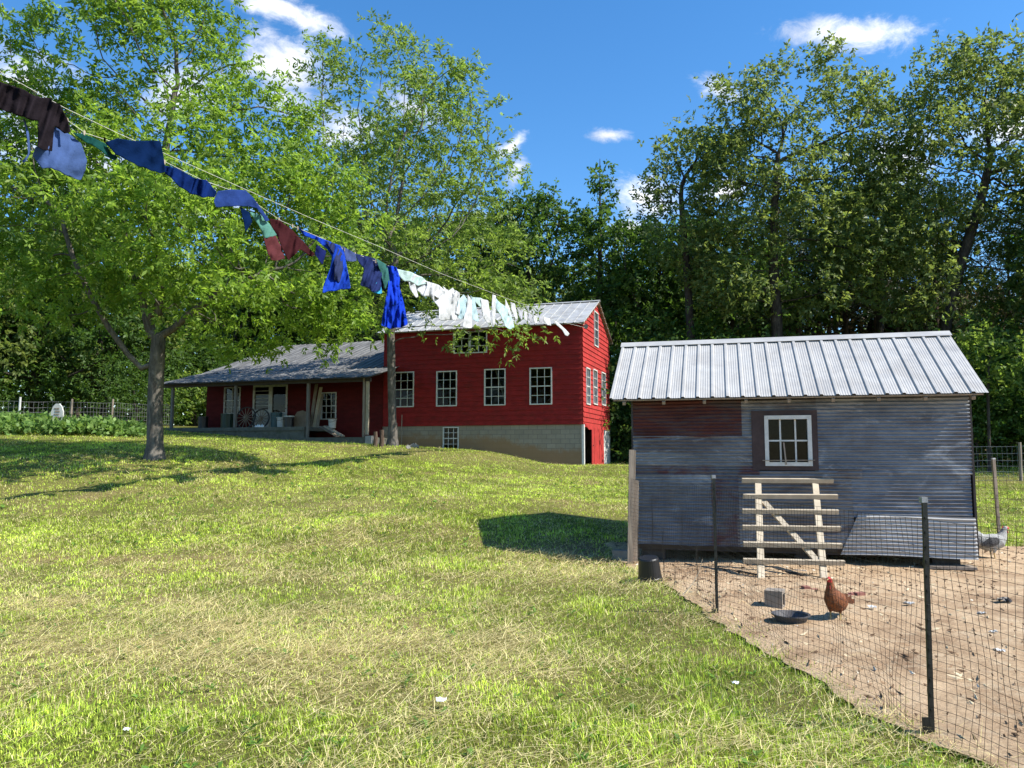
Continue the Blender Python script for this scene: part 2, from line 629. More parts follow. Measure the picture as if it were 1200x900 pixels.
SC.view_settings.view_transform = 'Standard'
SC.view_settings.look = 'None'
SC.view_settings.exposure = 0.8
SC.view_settings.gamma = 1
SC.view_settings.use_curve_mapping = False
SC.render.engine = 'CYCLES'
cy = SC.cycles
cy.max_bounces = 6
cy.diffuse_bounces = 3
cy.glossy_bounces = 2
cy.transmission_bounces = 3
cy.transparent_max_bounces = 6
cy.caustics_reflective = False
cy.caustics_refractive = False
cy.use_adaptive_sampling = True
cy.adaptive_threshold = .008
cy.use_denoising = True
cy.denoiser = 'OPENIMAGEDENOISE'
cy.denoising_prefilter = 'ACCURATE'
cy.sample_clamp_indirect = 6

# ------------------------------------------------------------------ ground
_DB = np.array([(1.55, 13.4), (1.62, 12.0), (1.70, 10.4), (1.78, 9.3), (1.90, 7.6), (2.03, 6.26), (2.2, 5.1), (2.32, 4.53), (2.58, 3.97), (3.3, 2.0), (4.2, -3)])


def dirt_edge(y):
    y = np.asarray(y, float)
    return np.interp(y, _DB[::-1, 1], _DB[::-1, 0]) + .2 * (fbm(y * 2.4, y * 0 + 3.3, 5) - .5) + .05 * (vnoise(y * 9, y * 0 + 1.1, 8) - .5)


def dirt_top(x):
    x = np.asarray(x, float)
    return 13.3 + .8 * (fbm(x * .6, x * 0 + 8.8, 15) - .5)


def in_dirt(x, y):
    return (x > dirt_edge(y)) & (y < dirt_top(x))


def bump_g(x, y, cx, cy, sx, sy, rot=0):
    c, s = math.cos(rot), math.sin(rot)
    dx, dy = x - cx, y - cy
    u = (dx * c + dy * s) / sx; v = (-dx * s + dy * c) / sy
    return np.exp(-(u * u + v * v))


def dry(x, y):
    d = fbm(x * .28, y * .28, 21, 4) * .62 + fbm(x * 1.5, y * 1.5, 31, 3) * .5 - .08
    d = d + .30 * bump_g(x, y, -2.6, 6.4, 3.4, 1.1, .12) + .22 * bump_g(x, y, .6, 10.6, 1.7, 2.2, 0)
    d = d + .12 * bump_g(x, y, -4.5, 8.2, 2.5, .8, 0) - .25 * bump_g(x, y, 1.3, 5.6, 1.2, 2.0, 0) - .22 * bump_g(x, y, -1.9, 4.2, 2.2, .7, 0)
    d = d - .03 - .24 * np.clip((y - 12) / 8, 0, 1)
    return np.clip(d, 0, 1)


def soil(x, y):
    s = fbm(x * .8, y * .8, 51, 4) - .62
    s = s * 2.5 + .9 * bump_g(x, y, 1.3, 12.6, .9, 1.4, 0) + .55 * bump_g(x, y, -9.3, 17.2, .9, .6) + .35 * bump_g(x, y, -4.6, 11.5, 1.1, .5) + .3 * bump_g(x, y, .1, 8.8, .8, .6)
    return np.clip(s, 0, 1)


def spread(lo, hi, c, n, k):
    u = np.linspace(-1, 1, n)
    s = np.sinh(u * k) / math.sinh(k)
    return np.where(s < 0, c + s * (c - lo), c + s * (hi - c))


gx = spread(-450, 450, 0, 330, 5.2)
gy = spread(-120, 900, 9, 360, 5.4)
GX, GY = np.meshgrid(gx, gy)
GZ = ghn(GX, GY) + .035 * (fbm(GX * .9, GY * .9, 3, 3) - .5) * np.exp(-((GX / 60) ** 2)) - .02
nx, ny = len(gx), len(gy)
idx = (np.arange(ny - 1)[:, None] * nx + np.arange(nx - 1)[None, :]).ravel()
gq = np.stack([idx, idx + 1, idx + nx + 1, idx + nx], 1)
dr = dry(GX, GY)[..., None]
sl_ = soil(GX, GY)[..., None]
gcol = np.array([.095, .105, .024]) * (1 - dr) + np.array([.22, .175, .08]) * dr  # ground tones darkened to stand for shadow between the blades
gcol = gcol * (1 - sl_) + np.array([.24, .165, .095]) * sl_


def ground_mat():
    t = NT('lawn_ground')
    a = t.n('ShaderNodeAttribute'); a.attribute_name = 'col'
    v = t.coord()
    n = t.noise(14, 8, .75, v)
    n2 = t.noise(70, 4, .7, v)
    c = t.mix(t.ramp(n, [(.3, 0.0), (.7, 1.0)]), (.62, .66, .55), (1.35, 1.3, 1.25))
    c2 = t.mix(t.ramp(n2, [(.3, 0.0), (.7, 1.0)]), (.65, .65, .6), (1.3, 1.3, 1.3))
    col = t.mix(1.0, t.mix(1.0, a.outputs['Color'], c, 'MULTIPLY'), c2, 'MULTIPLY')
    return t.done(t.bsdf(col, .95, 0, .1, bump=n2, bstr=.6, bdist=.03))


ground = np_mesh('ground', np.stack([GX, GY, GZ], -1).reshape(-1, 3), [gq], ground_mat(), colors=gcol.reshape(-1, 3), smooth=True)
tag(ground, kind='structure')

# bare dirt of the chicken yard
nv, nu = 330, 240
V_, U_ = np.meshgrid(np.linspace(0, 1, nv), np.linspace(0, 1, nu), indexing='ij')
y0 = -3 + V_ * 16.3
xl = dirt_edge(y0)
DX = xl + (17 - xl) * U_ ** 1.7
DY = -3 + V_ * (dirt_top(DX) + 3)
edge = np.clip(np.minimum((DX - xl) / .25, (1 - V_) * 16 / .3), 0, 1)
DZ = ghn(DX, DY) + .006 + edge * (.05 * (fbm(DX * 1.6, DY * 1.6, 61, 4) - .42) + .022 * fbm(DX * 7, DY * 7, 62, 3))
di_ = (np.arange(nv - 1)[:, None] * nu + np.arange(nu - 1)[None, :]).ravel()
dq = np.stack([di_, di_ + 1, di_ + nu + 1, di_ + nu], 1)


def dirt_mat():
    t = NT('bare_yard_dirt')
    v = t.coord()
    n = t.noise(1.4, 9, .68, v, .4)
    col = t.ramp(n, [(.32, (.21, .13, .075)), (.46, (.42, .29, .175)), (.6, (.55, .40, .25))])
    n3 = t.noise(4.2, 8, .75, v, .5)
    col = t.mix(t.ramp(n3, [(.5, 0.0), (.64, .6)]), col, (.58, .46, .31))
    n2 = t.noise(26, 7, .8, v)
    col = t.mix(1.0, col, t.ramp(n2, [(.30, (.55, .53, .5)), (.5, (1.0, 1.0, 1.0)), (.7, (1.15, 1.13, 1.1))]), 'MULTIPLY')
    return t.done(t.bsdf(col, .95, 0, .1, bump=n2, bstr=.9, bdist=.035))


dirt = np_mesh('dirt_yard', np.stack([DX, DY, DZ], -1).reshape(-1, 3), [dq], dirt_mat(), smooth=True)
tag(dirt, kind='structure')


# ------------------------------------------------------------------ grass
def grass():
    VS, F4, F3, CS = [], [], [], []
    base = 0
    bands = [(2.6, 5.0, 7000), (5.0, 8.5, 3600), (8.5, 15, 1800), (15, 26, 600), (26, 40, 200)]
    obst = []
    for (ya, yb, dens) in bands:
        half_b = .82 * yb + 2
        n = int(dens * (yb - ya) * 2 * half_b)
        x = RNG.uniform(-half_b, half_b, n); y = RNG.uniform(ya, yb, n)
        keep = np.abs(x) < .80 * y + 1.6
        keep &= ~((x > dirt_edge(y) + RNG.exponential(.11, n)) & (y < dirt_top(x)))
        # under the henhouse and the farmhouse nothing grows
        q = (x - 1.87) * .965 - (y - 11.8) * .261; r = (x - 1.87) * .261 + (y - 11.8) * .965
        keep &= ~((q > -.05) & (q < 4.7) & (r > -.1) & (r < 3.0))
        t_ = (x - 3) * -.951 + (y - 32.5) * .309; m_ = (x - 3) * .309 + (y - 32.5) * .951
        keep &= ~((t_ > 0) & (t_ < 9.4) & (m_ > -.02)) & ~((t_ > 8.6) & (t_ < 19.3) & (m_ > -2.55))
        x, y = x[keep], y[keep]
        d = dry(x, y); so_ = soil(x, y)
        k2 = RNG.random(len(x)) > so_ * .8
        x, y, d = x[k2], y[k2], d[k2]
        n = len(x)
        z = ghn(x, y) - .01
        sc = np.clip(y / 7.0, 1.0, 3.2)           # farther tufts are drawn coarser
        lying = RNG.random(n) < np.clip((d - .30) * 1.0, .035, .62)
        clump = np.clip(fbm(x * 2.3, y * 2.3, 71, 3) * 1.7 - .35, 0, 1.2)
        h = np.where(lying, RNG.uniform(.06, .30, n) * RNG.uniform(.5, 1.1, n), RNG.uniform(.016, .04, n) * (.35 + 1.6 * clump)) * sc ** .35
        ang = RNG.uniform(0, 2 * np.pi, n)
        ang = np.where(lying, RNG.normal(.1, 1.1, n) + 1.6 * (fbm(x * .9, y * .9, 44, 2) - .5), ang)
        lean = np.where(lying, RNG.uniform(1.25, 1.54, n), np.abs(RNG.normal(.6, .4, n)))
        wd = np.where(lying, .0017, RNG.uniform(.0016, .0034, n)) * sc
        dx, dy = np.cos(ang), np.sin(ang)
        hx = np.sin(lean) * h; hz = np.cos(lean) * h
        zo = np.where(lying, RNG.uniform(.012, .045, n), 0)
        px_, py_ = -dy * wd, dx * wd
        tw = RNG.uniform(-.6, .6, n)
        px_, py_ = px_ * np.cos(tw) - py_ * np.sin(tw), px_ * np.sin(tw) + py_ * np.cos(tw)
        b0 = np.stack([x - px_, y - py_, z + zo], 1); b1 = np.stack([x + px_, y + py_, z + zo], 1)
        mx_, my_ = x + dx * hx * .45, y + dy * hx * .45
        mz = z + zo + hz * .6
        m0 = np.stack([mx_ - px_ * .8, my_ - py_ * .8, mz], 1); m1 = np.stack([mx_ + px_ * .8, my_ + py_ * .8, mz], 1)
        tp = np.stack([x + dx * hx, y + dy * hx, z + zo * np.where(RNG.random(n) < .5, .4, 1.3) + hz], 1)
        rr = RNG.random((n, 1))
        g1 = np.array([.13, .27, .022]); g2 = np.array([.50, .66, .06]); st = np.array([.92, .80, .42]); st2 = np.array([.52, .43, .18])
        pale = np.clip(fbm(x * .5, y * .5, 81, 3) * 1.6 - .35 + .25 * np.clip((y - 9) / 8, 0, 1), 0, 1)[:, None]
        gm = g1 * (1 - rr) + g2 * rr
        lum = .55 + .85 * np.clip(fbm(x * 1.1, y * 1.1, 95, 4) * 1.8 - .4, 0, 1)[:, None]
        gm = gm * (1 - .75 * pale) + (g2 * (.75 + .45 * rr)) * .75 * pale
        col = np.where(lying[:, None], st * rr + st2 * (1 - rr), gm)
        # tufts: every little plant has its own tone
        cs = np.where(y < 9, .03, np.where(y < 16, .06, .10)) * RNG.choice([1.0, 1.0, 1.7], n)
        tone = _hash(np.floor(x / cs), np.floor(y / (cs * 1.6)), 9)
        tone2 = _hash(np.floor(x / cs), np.floor(y / (cs * 1.6)), 19)[:, None]
        tone = (.44 + 1.15 * tone ** 1.3)[:, None]
        gm = gm * (1 - .35 * tone2) + .35 * tone2 * np.array([.60, .53, .15])
        col = np.where(lying[:, None], st * rr + st2 * (1 - rr), gm)
        col = col * np.where(lying[:, None], .45 + .62 * tone, lum * tone)
        half = (~lying) & (RNG.random(n) < d * .42)
        col[half] = (st * .75 + st2 * .25) * (.6 + .6 * rr[half])
        if yb <= 15.1:
            vs = np.stack([b0, b1, m1, m0, tp], 1).reshape(-1, 3)
            i0 = base + np.arange(n) * 5
            F4.append(np.stack([i0, i0 + 1, i0 + 2, i0 + 3], 1)); F3.append(np.stack([i0 + 3, i0 + 2, i0 + 4], 1))
            CS.append(np.repeat(col, 5, 0)); base += 5 * n
        else:
            vs = np.stack([b0, b1, tp], 1).reshape(-1, 3)
            i0 = base + np.arange(n) * 3
            F3.append(np.stack([i0, i0 + 1, i0 + 2], 1))
            CS.append(np.repeat(col, 3, 0)); base += 3 * n
        VS.append(vs)
    # broad-leaved weeds, flat rosettes between the blades
    n = 1500
    y = 3.0 + 22 * RNG.random(n) ** 1.5; x = RNG.uniform(-1, 1, n) * (.75 * y + 1)
    k = ~((x > dirt_edge(y) - .05) & (y < 13.6)) & (fbm(x * .7, y * .7, 33, 3) > .47) & ~((x > 1.5) & (y > 11) & (y < 16)) & (y < 24)
    x, y = x[k], y[k]; n = len(x); z = ghn(x, y) + .004
    for q in range(7):
        a = RNG.uniform(0, 6.28, n); L = RNG.uniform(.025, .075, n) * np.clip(y / 9, 1, 2); wv = L * RNG.uniform(.28, .45, n); el = RNG.uniform(.1, .9, n)
        dx, dy = np.cos(a), np.sin(a)
        ce, se = np.cos(el) * L, np.sin(el) * L
        vs = np.stack([np.stack([x, y, z], 1), np.stack([x + dx * ce * .55 - dy * wv * .5, y + dy * ce * .55 + dx * wv * .5, z + se * .6], 1),
                       np.stack([x + dx * ce, y + dy * ce, z + se * .75], 1), np.stack([x + dx * ce * .55 + dy * wv * .5, y + dy * ce * .55 - dx * wv * .5, z + se * .6], 1)], 1).reshape(-1, 3)
        i0 = base + np.arange(n) * 4
        F4.append(np.stack([i0, i0 + 1, i0 + 2, i0 + 3], 1)); VS.append(vs); base += 4 * n
        c = np.array([.10, .19, .03]) * (.7 + .9 * RNG.random((n, 1)))
        CS.append(np.repeat(c, 4, 0))
    o = np_mesh('grass', np.concatenate(VS), [np.concatenate(F4), np.concatenate(F3)], M['grass'], colors=np.concatenate(CS))
    tag(o, 'short mown lawn with dry clippings lying on it', 'grass', kind='stuff')
    print('grass verts', base)


grass()


def debris():
    n = 2800
    y = 3 + 10.2 * RNG.random(n) ** .8; x = dirt_edge(y) + .1 + RNG.random(n) ** 1.3 * 8
    z = ghn(x, y) + .03 + .03 * (fbm(x * 1.6, y * 1.6, 61, 4) - .42)
    l = RNG.exponential(.014, n) + .006; l = np.minimum(l, .09)
    wd = np.minimum(l * .3, RNG.uniform(.003, .008, n))
    a = RNG.uniform(0, np.pi, n)
    dx, dy = np.cos(a) * l, np.sin(a) * l; px_, py_ = -np.sin(a) * wd, np.cos(a) * wd
    zz = RNG.uniform(.0, .02, n)
    hh = wd * .7
    P = [np.stack([x - dx, y - dy, z], 1), np.stack([x + px_, y + py_, z - .01], 1), np.stack([x + dx, y + dy, z + zz], 1),
         np.stack([x - px_, y - py_, z - .01], 1), np.stack([x, y, z + hh + .006], 1)]
    vs = np.stack(P, 1).reshape(-1, 3)
    i0 = np.arange(n) * 5
    f = np.concatenate([np.stack([i0 + p, i0 + q, i0 + 4], 1) for p, q in ((0, 3), (3, 2), (2, 1), (1, 0))])
    r = RNG.random((n, 1))
    pal = np.array([(.12, .075, .045), (.5, .42, .28), (.30, .2, .12), (.62, .56, .45), (.10, .066, .042)])
    c = pal[RNG.choice(5, n, p=[.36, .2, .26, .03, .15])] * (.7 + .5 * r)
    t = NT('yard_litter'); a_ = t.n('ShaderNodeAttribute'); a_.attribute_name = 'col'
    o = np_mesh('dirt_debris', vs, [f], t.done(t.bsdf(a_.outputs['Color'], .9, 0, .1)), colors=np.repeat(c, 5, 0))
    tag(o, 'straw bits, clods and twigs scattered over the chicken yard', 'debris', kind='stuff')


debris()
M['fieldstone'] = paint('field_stone', (.2, .19, .165), .95, .3, 9, bump=.5)
# ------------------------------------------------------------------ red farmhouse
HC = Vector((3.0, 32.5, 0))
HU = Vector((-.9511, .3090, 0))     # along the front, to the left
HN = Vector((.3090, .9511, 0))      # away from the viewer


def HW(t, n, z):
    return HC + HU * t + HN * n + Vector((0, 0, z))


def h_front(px, py, n=0.0):
    P = on_plane(px, py, HW(0, n, 0), HN)
    d = P - HC
    return d.dot(HU), P.z


def h_gable(px, py):
    P = on_plane(px, py, HC, HU)
    d = P - HC
    return d.dot(HN), P.z


def lap_wall(mb, F, a0, a1, z0, z1, holes=(), pitch=.215, out=.028, clip=None):
    """clapboards on the wall F(a, depth, z): depth < 0 is outwards. clip(z) -> (a0, a1) for gables."""
    ncr = int(math.ceil((z1 - z0) / pitch))
    for k in range(ncr):
        c0, c1 = z0 + k * pitch, min(z1, z0 + (k + 1) * pitch)
        jig = random.uniform(-.004, .004)
        cuts = sorted({c0, c1, *[min(max(h[j], c0), c1) for h in holes for j in (2, 3)]})
        for s0, s1 in zip(cuts[:-1], cuts[1:]):
            if s1 - s0 < 1e-4:
                continue
            zm = (s0 + s1) / 2
            lo, hi = (a0, a1) if clip is None else clip(zm)
            lo2, hi2 = (lo, hi) if clip is None else clip(s0)
            lo3, hi3 = (lo, hi) if clip is None else clip(s1)
            spans = [(lo, hi)]
            for h in holes:
                if h[2] < zm < h[3]:
                    nsp = []
                    for (p, q) in spans:
                        if h[0] > p: nsp.append((p, min(q, h[0])))
                        if h[1] < q: nsp.append((max(p, h[1]), q))
                    spans = [s for s in nsp if s[1] - s[0] > 1e-3]
            d0 = -out * (c1 - s0) / pitch - .004 + jig; d1 = -out * (c1 - s1) / pitch - .004 + jig
            for (p, q) in spans:
                pb, qb, pt, qt = p, q, p, q
                if clip is not None:
                    if p == lo: pb, pt = lo2, lo3
                    if q == hi: qb, qt = hi2, hi3
                mb.add([F(pb, d0, s0), F(qb, d0, s0), F(qt, d1, s1), F(pt, d1, s1)], [(0, 1, 2, 3)])
                if abs(s0 - c0) < 1e-5:
                    mb.add([F(pb, d0, s0), F(qb, d0, s0), F(qb, .02, s0), F(pb, .02, s0)], [(3, 2, 1, 0)])
    return mb


def FR(a, d, z):
    return HW(a, d, z)


def GB(a, d, z):      # right gable end (a = n), outwards is -t
    return HW(d, a, z)


house = empty('farmhouse', HW(4.7, 3, 1.5), 'red clapboard farmhouse on grey block foundation with a long open porch wing', 'house')
ZS, ZE, ZR, HD = 2.78, 7.1, 8.62, 6.0
TL = 9.4         # left end of the tall part


def rect_front(x0, y0, x1, y1, n=0.0):
    a, zt = h_front(x0, y0, n); b, zb = h_front(x1, y1, n)
    a2, zb2 = h_front(x0, y1, n); b2, zt2 = h_front(x1, y0, n)
    return (min(a, b), max(a, b), (zb + zb2) / 2, (zt + zt2) / 2)


def rect_gable(x0, y0, x1, y1):
    a, zt = h_gable(x0, y0); b, zb = h_gable(x1, y1)
    a2, zb2 = h_gable(x0, y1); b2, zt2 = h_gable(x1, y0)
    return (min(a, b), max(a, b), (zb + zb2) / 2, (zt + zt2) / 2)


W_F = [rect_front(462.5, 436, 485, 477), rect_front(512, 435, 535.5, 476), rect_front(568, 432.5, 592.5, 475), rect_front(621, 431, 647, 474)]
W_UP = [rect_front(532, 388.5, 550.5, 414), rect_front(551, 388, 571, 413.5)]
W_B = rect_front(519, 500.5, 537, 527)
W_G = [rect_gable(686, 431.5, 691, 474), rect_gable(694.2, 433.5, 699.3, 474), rect_gable(704, 437, 709, 475)]
W_L = rect_gable(695.2, 366, 700.3, 406)


def window(rect, F, parent, cols=3, rows=4, sash=True, mat='white', inset=.0, fw=.04):
    a0, a1, z0, z1 = rect
    mb = MB()

    def bar(p0, p1, q0, q1, d0, d1):
        o = F(p0, d0, q0)
        mb.obox(o, F(p1, d0, q0) - o, F(p0, d1, q0) - o, F(p0, d0, q1) - o)
    bar(a0 - .01, a0 + fw, z0 - .01, z1 + .01, -.055 + inset, .05)
    bar(a1 - fw, a1 + .01, z0 - .01, z1 + .01, -.055 + inset, .05)
    bar(a0 + fw, a1 - fw, z0 - .01, z0 + fw, -.06 + inset, .05)
    bar(a0 + fw, a1 - fw, z1 - fw, z1 + .01, -.06 + inset, .05)
    for k in range(1, cols):
        x = a0 + (a1 - a0) * k / cols
        bar(x - .011, x + .011, z0 + fw, z1 - fw, -.022 + inset, .012)
    for k in range(1, rows):
        z = z0 + (z1 - z0) * k / rows
        hw = .022 if (sash and k * 2 == rows) else .011
        bar(a0 + fw, a1 - fw, z - hw, z + hw, -.026 + inset, .014)
    wd = mb.build('window', M[mat], parent)
    g = MB()
    g.add([F(a0 + .02, .018, z0 + .02), F(a1 - .02, .018, z0 + .02), F(a1 - .02, .018, z1 - .02), F(a0 + .02, .018, z1 - .02)], [(0, 1, 2, 3)])
    g.build('pane', M['glass'], wd)
    return wd


# tall part: front wall, gable wall, back and far gable
holes = W_F + [(min(W_UP[0][0], W_UP[1][0]) - .0, max(W_UP[0][1], W_UP[1][1]), W_UP[0][2], W_UP[0][3])]
lap_wall(MB(), FR, -.0, TL, ZS, ZE, holes).build('wall', M['red'], house)


def gclip(z):
    if z <= ZE - .05:
        return (0, HD)
    k = (z - ZE + .05) / (ZR - ZE) * HD / 2
    return (min(k, HD / 2), max(HD - k, HD / 2))


lap_wall(MB(), GB, 0, HD, ZS - .1, ZR - .1, W_G + [W_L], clip=gclip).build('wall', M['sunlitred'], house)
bw = MB()
bw.obox(HW(.1, HD, ZS), HU * (TL - .1), HN * .1, (0, 0, ZE - ZS - .1))
bw.obox(HW(TL - .12, .1, ZS), HU * .1, HN * (HD - .2), (0, 0, ZE - ZS - .1))
bw.add([HW(TL - .02, 0, ZE - .1), HW(TL - .02, HD, ZE - .1), HW(TL - .02, HD / 2, ZR - .15)], [(0, 1, 2)])
bw.build('wall', M['red'], house)
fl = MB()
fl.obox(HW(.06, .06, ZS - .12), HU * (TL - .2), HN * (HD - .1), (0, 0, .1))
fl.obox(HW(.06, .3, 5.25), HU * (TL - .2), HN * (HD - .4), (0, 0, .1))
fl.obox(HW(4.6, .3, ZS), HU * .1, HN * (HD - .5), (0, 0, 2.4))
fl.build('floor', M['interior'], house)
# things seen through two of the panes: an A-shaped stand and a leaning rail
st = MB()
a0, a1, z0, z1 = W_F[2]
am = (a0 + a1) / 2
st.beam(HW(a1 - .22, .28, z0 - .4), HW(a1 - .2, .3, z1 - .25), .05, .05)
st.beam(HW(a0 + .08, .3, z0 + .1), HW(a1 - .42, .34, z1 - .05), .05, .05)
st.beam(HW(a1 - .22, .3, z0 + .72), HW(a0 + .12, .32, z0 + .75), .04, .04)
tag(st.build('folding_stand', M['dullwhite'], None, HW(am, .3, ZS)), 'white A-shaped stand seen behind the third farmhouse window pane', 'stand')
a0, a1, z0, z1 = W_F[0]
st = MB(); st.beam(HW(a1 - .1, .3, z0 + .38), HW(a0 + .05, .3, z0 + .68), .07, .05)
st.beam(HW(a1 - .1, .33, z0 - .5), HW(a1 - .14, .33, z0 + .42), .05, .05); st.beam(HW(a0 + .1, .33, z0 - .5), HW(a0 + .1, .33, z0 + .66), .05, .05)
tag(st.build('slanted_rail', M['dullwhite'], None, HW(a0, .3, ZS)), 'pale slanted rail inside the window beside the farther shade tree', 'rail')
for rct in W_F: window(rct, FR, house)
for rct in W_UP: window(rct, FR, house, 2, 3, False)
for rct in W_G: window(rct, GB, house, 3, 4)
window(W_L, GB, house, 2, 4)

# block foundation with the basement window
fb = MB()
zb = .2


def fbox(p, q, z0, z1, d0=.035):
    k = max(1, int((q - p) / .7))
    for i in range(k):
        o = HW(p + (q - p) * i / k, d0, z0)
        fb.obox(o, HU * ((q - p) / k), HN * .2, (0, 0, z1 - z0))


b0, b1, bz0, bz1 = W_B
fbox(.0, b0, zb, ZS); fbox(b1, TL + .3, zb, ZS)
fbox(b0, b1, zb, bz0 - .01)
if bz1 < ZS - .03: fbox(b0, b1, bz1, ZS)
fo = fb.build('foundation', M['block'], house)
uvw = fo.data.attributes.new('wall_uv', 'FLOAT_VECTOR', 'POINT')
buf = []
for v in fo.data.vertices:
    p = Vector(v.co) + Vector(house.location)
    d = p - HC
    buf += [d.dot(HU) + d.dot(HN), p.z - ZS, p.z - gh(p.x, p.y) + (0.0)]
uvw.data.foreach_set('vector', buf)
window(W_B, lambda a, d, z: HW(a, d + .06, z), house, 3, 4)
# right end of the basement: pale corner post, dark opening, red plank door, white boarded return
MB().obox(HW(.06, -.0, .7), HU * -.1, HN * .17, (0, 0, ZS - .7)).build('corner_post', M['white'], house)
d0 = h_gable(692.5, 520)[0]; d1 = h_gable(706.5, 520)[0]
db = MB()
k = 5
for i in range(k):
    q = d0 + (d1 - d0) * i / k
    db.obox(HW(-.05 - .008 * (i % 2), q, .9), HU * .04, HN * ((d1 - d0) / k - .012), (0, 0, ZS - 1.0))
door = db.build('door', M['sunlitred'], house)
MB().lathe(HW(-.07, d0 + .16, 1.9), [(0.001, .03), (.03, .02), (.03, 0)], 8, -HU).build('handle', M['iron'], door)
wb = MB()
for i in range(9):
    wb.obox(HW(-.02 + .004 * (i % 2), d1 + .02, .8 + i * .215), HU * .05, HN * (HD - d1 - .02), (0, 0, .205))
wb.build('return_wall', M['white'], house)
MB().obox(HW(.02, HD - .1, .8), HU * (TL), HN * .1, (0, 0, ZS - .8)).build('back_foundation', M['concrete'], house)
# flared skirt board above the opening
sk = MB()
for i in range(6):
    p, q = .05 + i * .9, .05 + (i + 1) * .9
    dip = [0, -.06, -.03, .0, .01, .02, .02][i:i + 2]
    sk.add([HW(-.05, p, ZS - .14 + dip[0] + (.22 if i == 0 else 0)), HW(-.05, q, ZS - .14 + dip[1]), HW(-.035, q, ZS + .03), HW(-.035, p, ZS + .03 + (.02 if i == 0 else 0))], [(0, 3, 2, 1)])
sk.build('skirt_board', M['sunlitred'], house)


def rib_roof(mb, A, along, slope, L, S, step, nrm, rib=.03, minor=False, wav=.0):
    """sheet with raised ribs: A corner, along/slope unit vectors, lengths L and S"""
    n = int(round(L / step))
    prof = []
    for i in range(n):
        x = i * L / n; p = L / n
        prof += [(x, 0), (x + .01, rib), (x + .045, rib), (x + .06, 0)]
        if minor:
            for q in (.36, .52, .68, .84):
                c = x + p * q
                prof += [(c - .011, 0), (c - .004, .0032), (c + .004, .0032), (c + .011, 0)]
    prof += [(L, 0), (L - .0, 0)]
    rows = 5
    vs = []
    for j in range(rows):
        s = S * j / (rows - 1)
        for (x, h) in prof:
            wz = wav * math.sin(x * 5.1 + j * 2.3)
            vs.append(A + along * x + slope * s + nrm * (h + wz))
    m = len(prof)
    fs = [(j * m + i, j * m + i + 1, (j + 1) * m + i + 1, (j + 1) * m + i) for j in range(rows - 1) for i in range(m - 1)]
    return mb.add(vs, fs)


# roof of the tall part
t0r, t1r = -.17, TL + .25
e_n = -.40
z_e = ZE - .02
sl_f = (HW(0, HD / 2, ZR) - HW(0, e_n, z_e)); S_f = sl_f.length; sl_f = sl_f.normalized()
nr_f = HU.cross(sl_f); nr_f = nr_f if nr_f.z > 0 else -nr_f
rf = MB()
rib_roof(rf, HW(t0r, e_n, z_e), HU, sl_f, t1r - t0r, S_f, .42, nr_f, .022)
sl_b = (HW(0, HD / 2, ZR) - HW(0, HD - e_n, z_e)); S_b = sl_b.length; sl_b.normalize()
nr_b = HU.cross(sl_b); nr_b = nr_b if nr_b.z > 0 else -nr_b
rib_roof(rf, HW(t0r, HD - e_n, z_e), HU, sl_b, t1r - t0r, S_b, .42, nr_b, .022)
roof = rf.build('roof', M['houseroof'], house)
und = MB()
und.obox(HW(t0r + .03, e_n + .04, z_e - .05), HU * (t1r - t0r - .06), sl_f * (S_f - .06), nr_f * .035)
und.obox(HW(t0r + .03, HD - e_n - .04, z_e - .05), HU * (t1r - t0r - .06), sl_b * (S_b - .06), nr_b * .035)
for i in range(8):
    for (A, s_, nn, SS) in ((HW(t0r, HD - e_n, z_e - .1), sl_b, nr_b, S_b), (HW(t0r, e_n, z_e - .1), sl_f, nr_f, S_f)):
        und.obox(A + s_ * (SS * (i + .2) / 8.2), HU * .2, s_ * .07, nn * .05)
und.build('roof_boards', M['wood'], roof)
rc = MB()
rc.obox(HW(t0r - .02, HD / 2, ZR + .035), HU * (t1r - t0r + .04), sl_f * -.16, nr_f * .02)
rc.obox(HW(t0r - .02, HD / 2, ZR + .037), HU * (t1r - t0r + .04), sl_b * -.16, nr_b * .02)
rc.build('ridge_cap', M['houseroof'], roof)

# porch wing ------------------------------------------------------------
T0, T1 = 9.4, 19.25            # wall extent
PN = -2.6                      # porch front
ZF = 2.72                      # porch floor
TS = 11.9                      # the floor steps down to the right of this post
WW = [rect_front(263.8, 454, 281.5, 485), rect_front(377, 460, 394, 491.5)]
DR = [rect_front(297.5, 449, 316.5, 497), rect_front(318, 449, 336.5, 497)]
DR = [(d[0], d[1], ZF - .02, ZF + 2.15) for d in DR]
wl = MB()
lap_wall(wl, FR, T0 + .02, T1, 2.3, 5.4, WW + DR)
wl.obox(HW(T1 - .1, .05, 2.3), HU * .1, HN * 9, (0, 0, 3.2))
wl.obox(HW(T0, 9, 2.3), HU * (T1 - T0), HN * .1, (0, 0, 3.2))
wl.build('wing_wall', M['shadedred'], house)
wf = MB(); wf.obox(HW(T0 + .1, .1, 2.55), HU * (T1 - T0 - .3), HN * 8.8, (0, 0, .1))
wf.build('floor', M['interior'], house)
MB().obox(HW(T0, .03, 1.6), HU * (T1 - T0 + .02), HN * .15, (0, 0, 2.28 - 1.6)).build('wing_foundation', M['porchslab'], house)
for rct in WW: window(rct, FR, house, 2 if rct is WW[0] else 3, 4, mat='dullwhite')
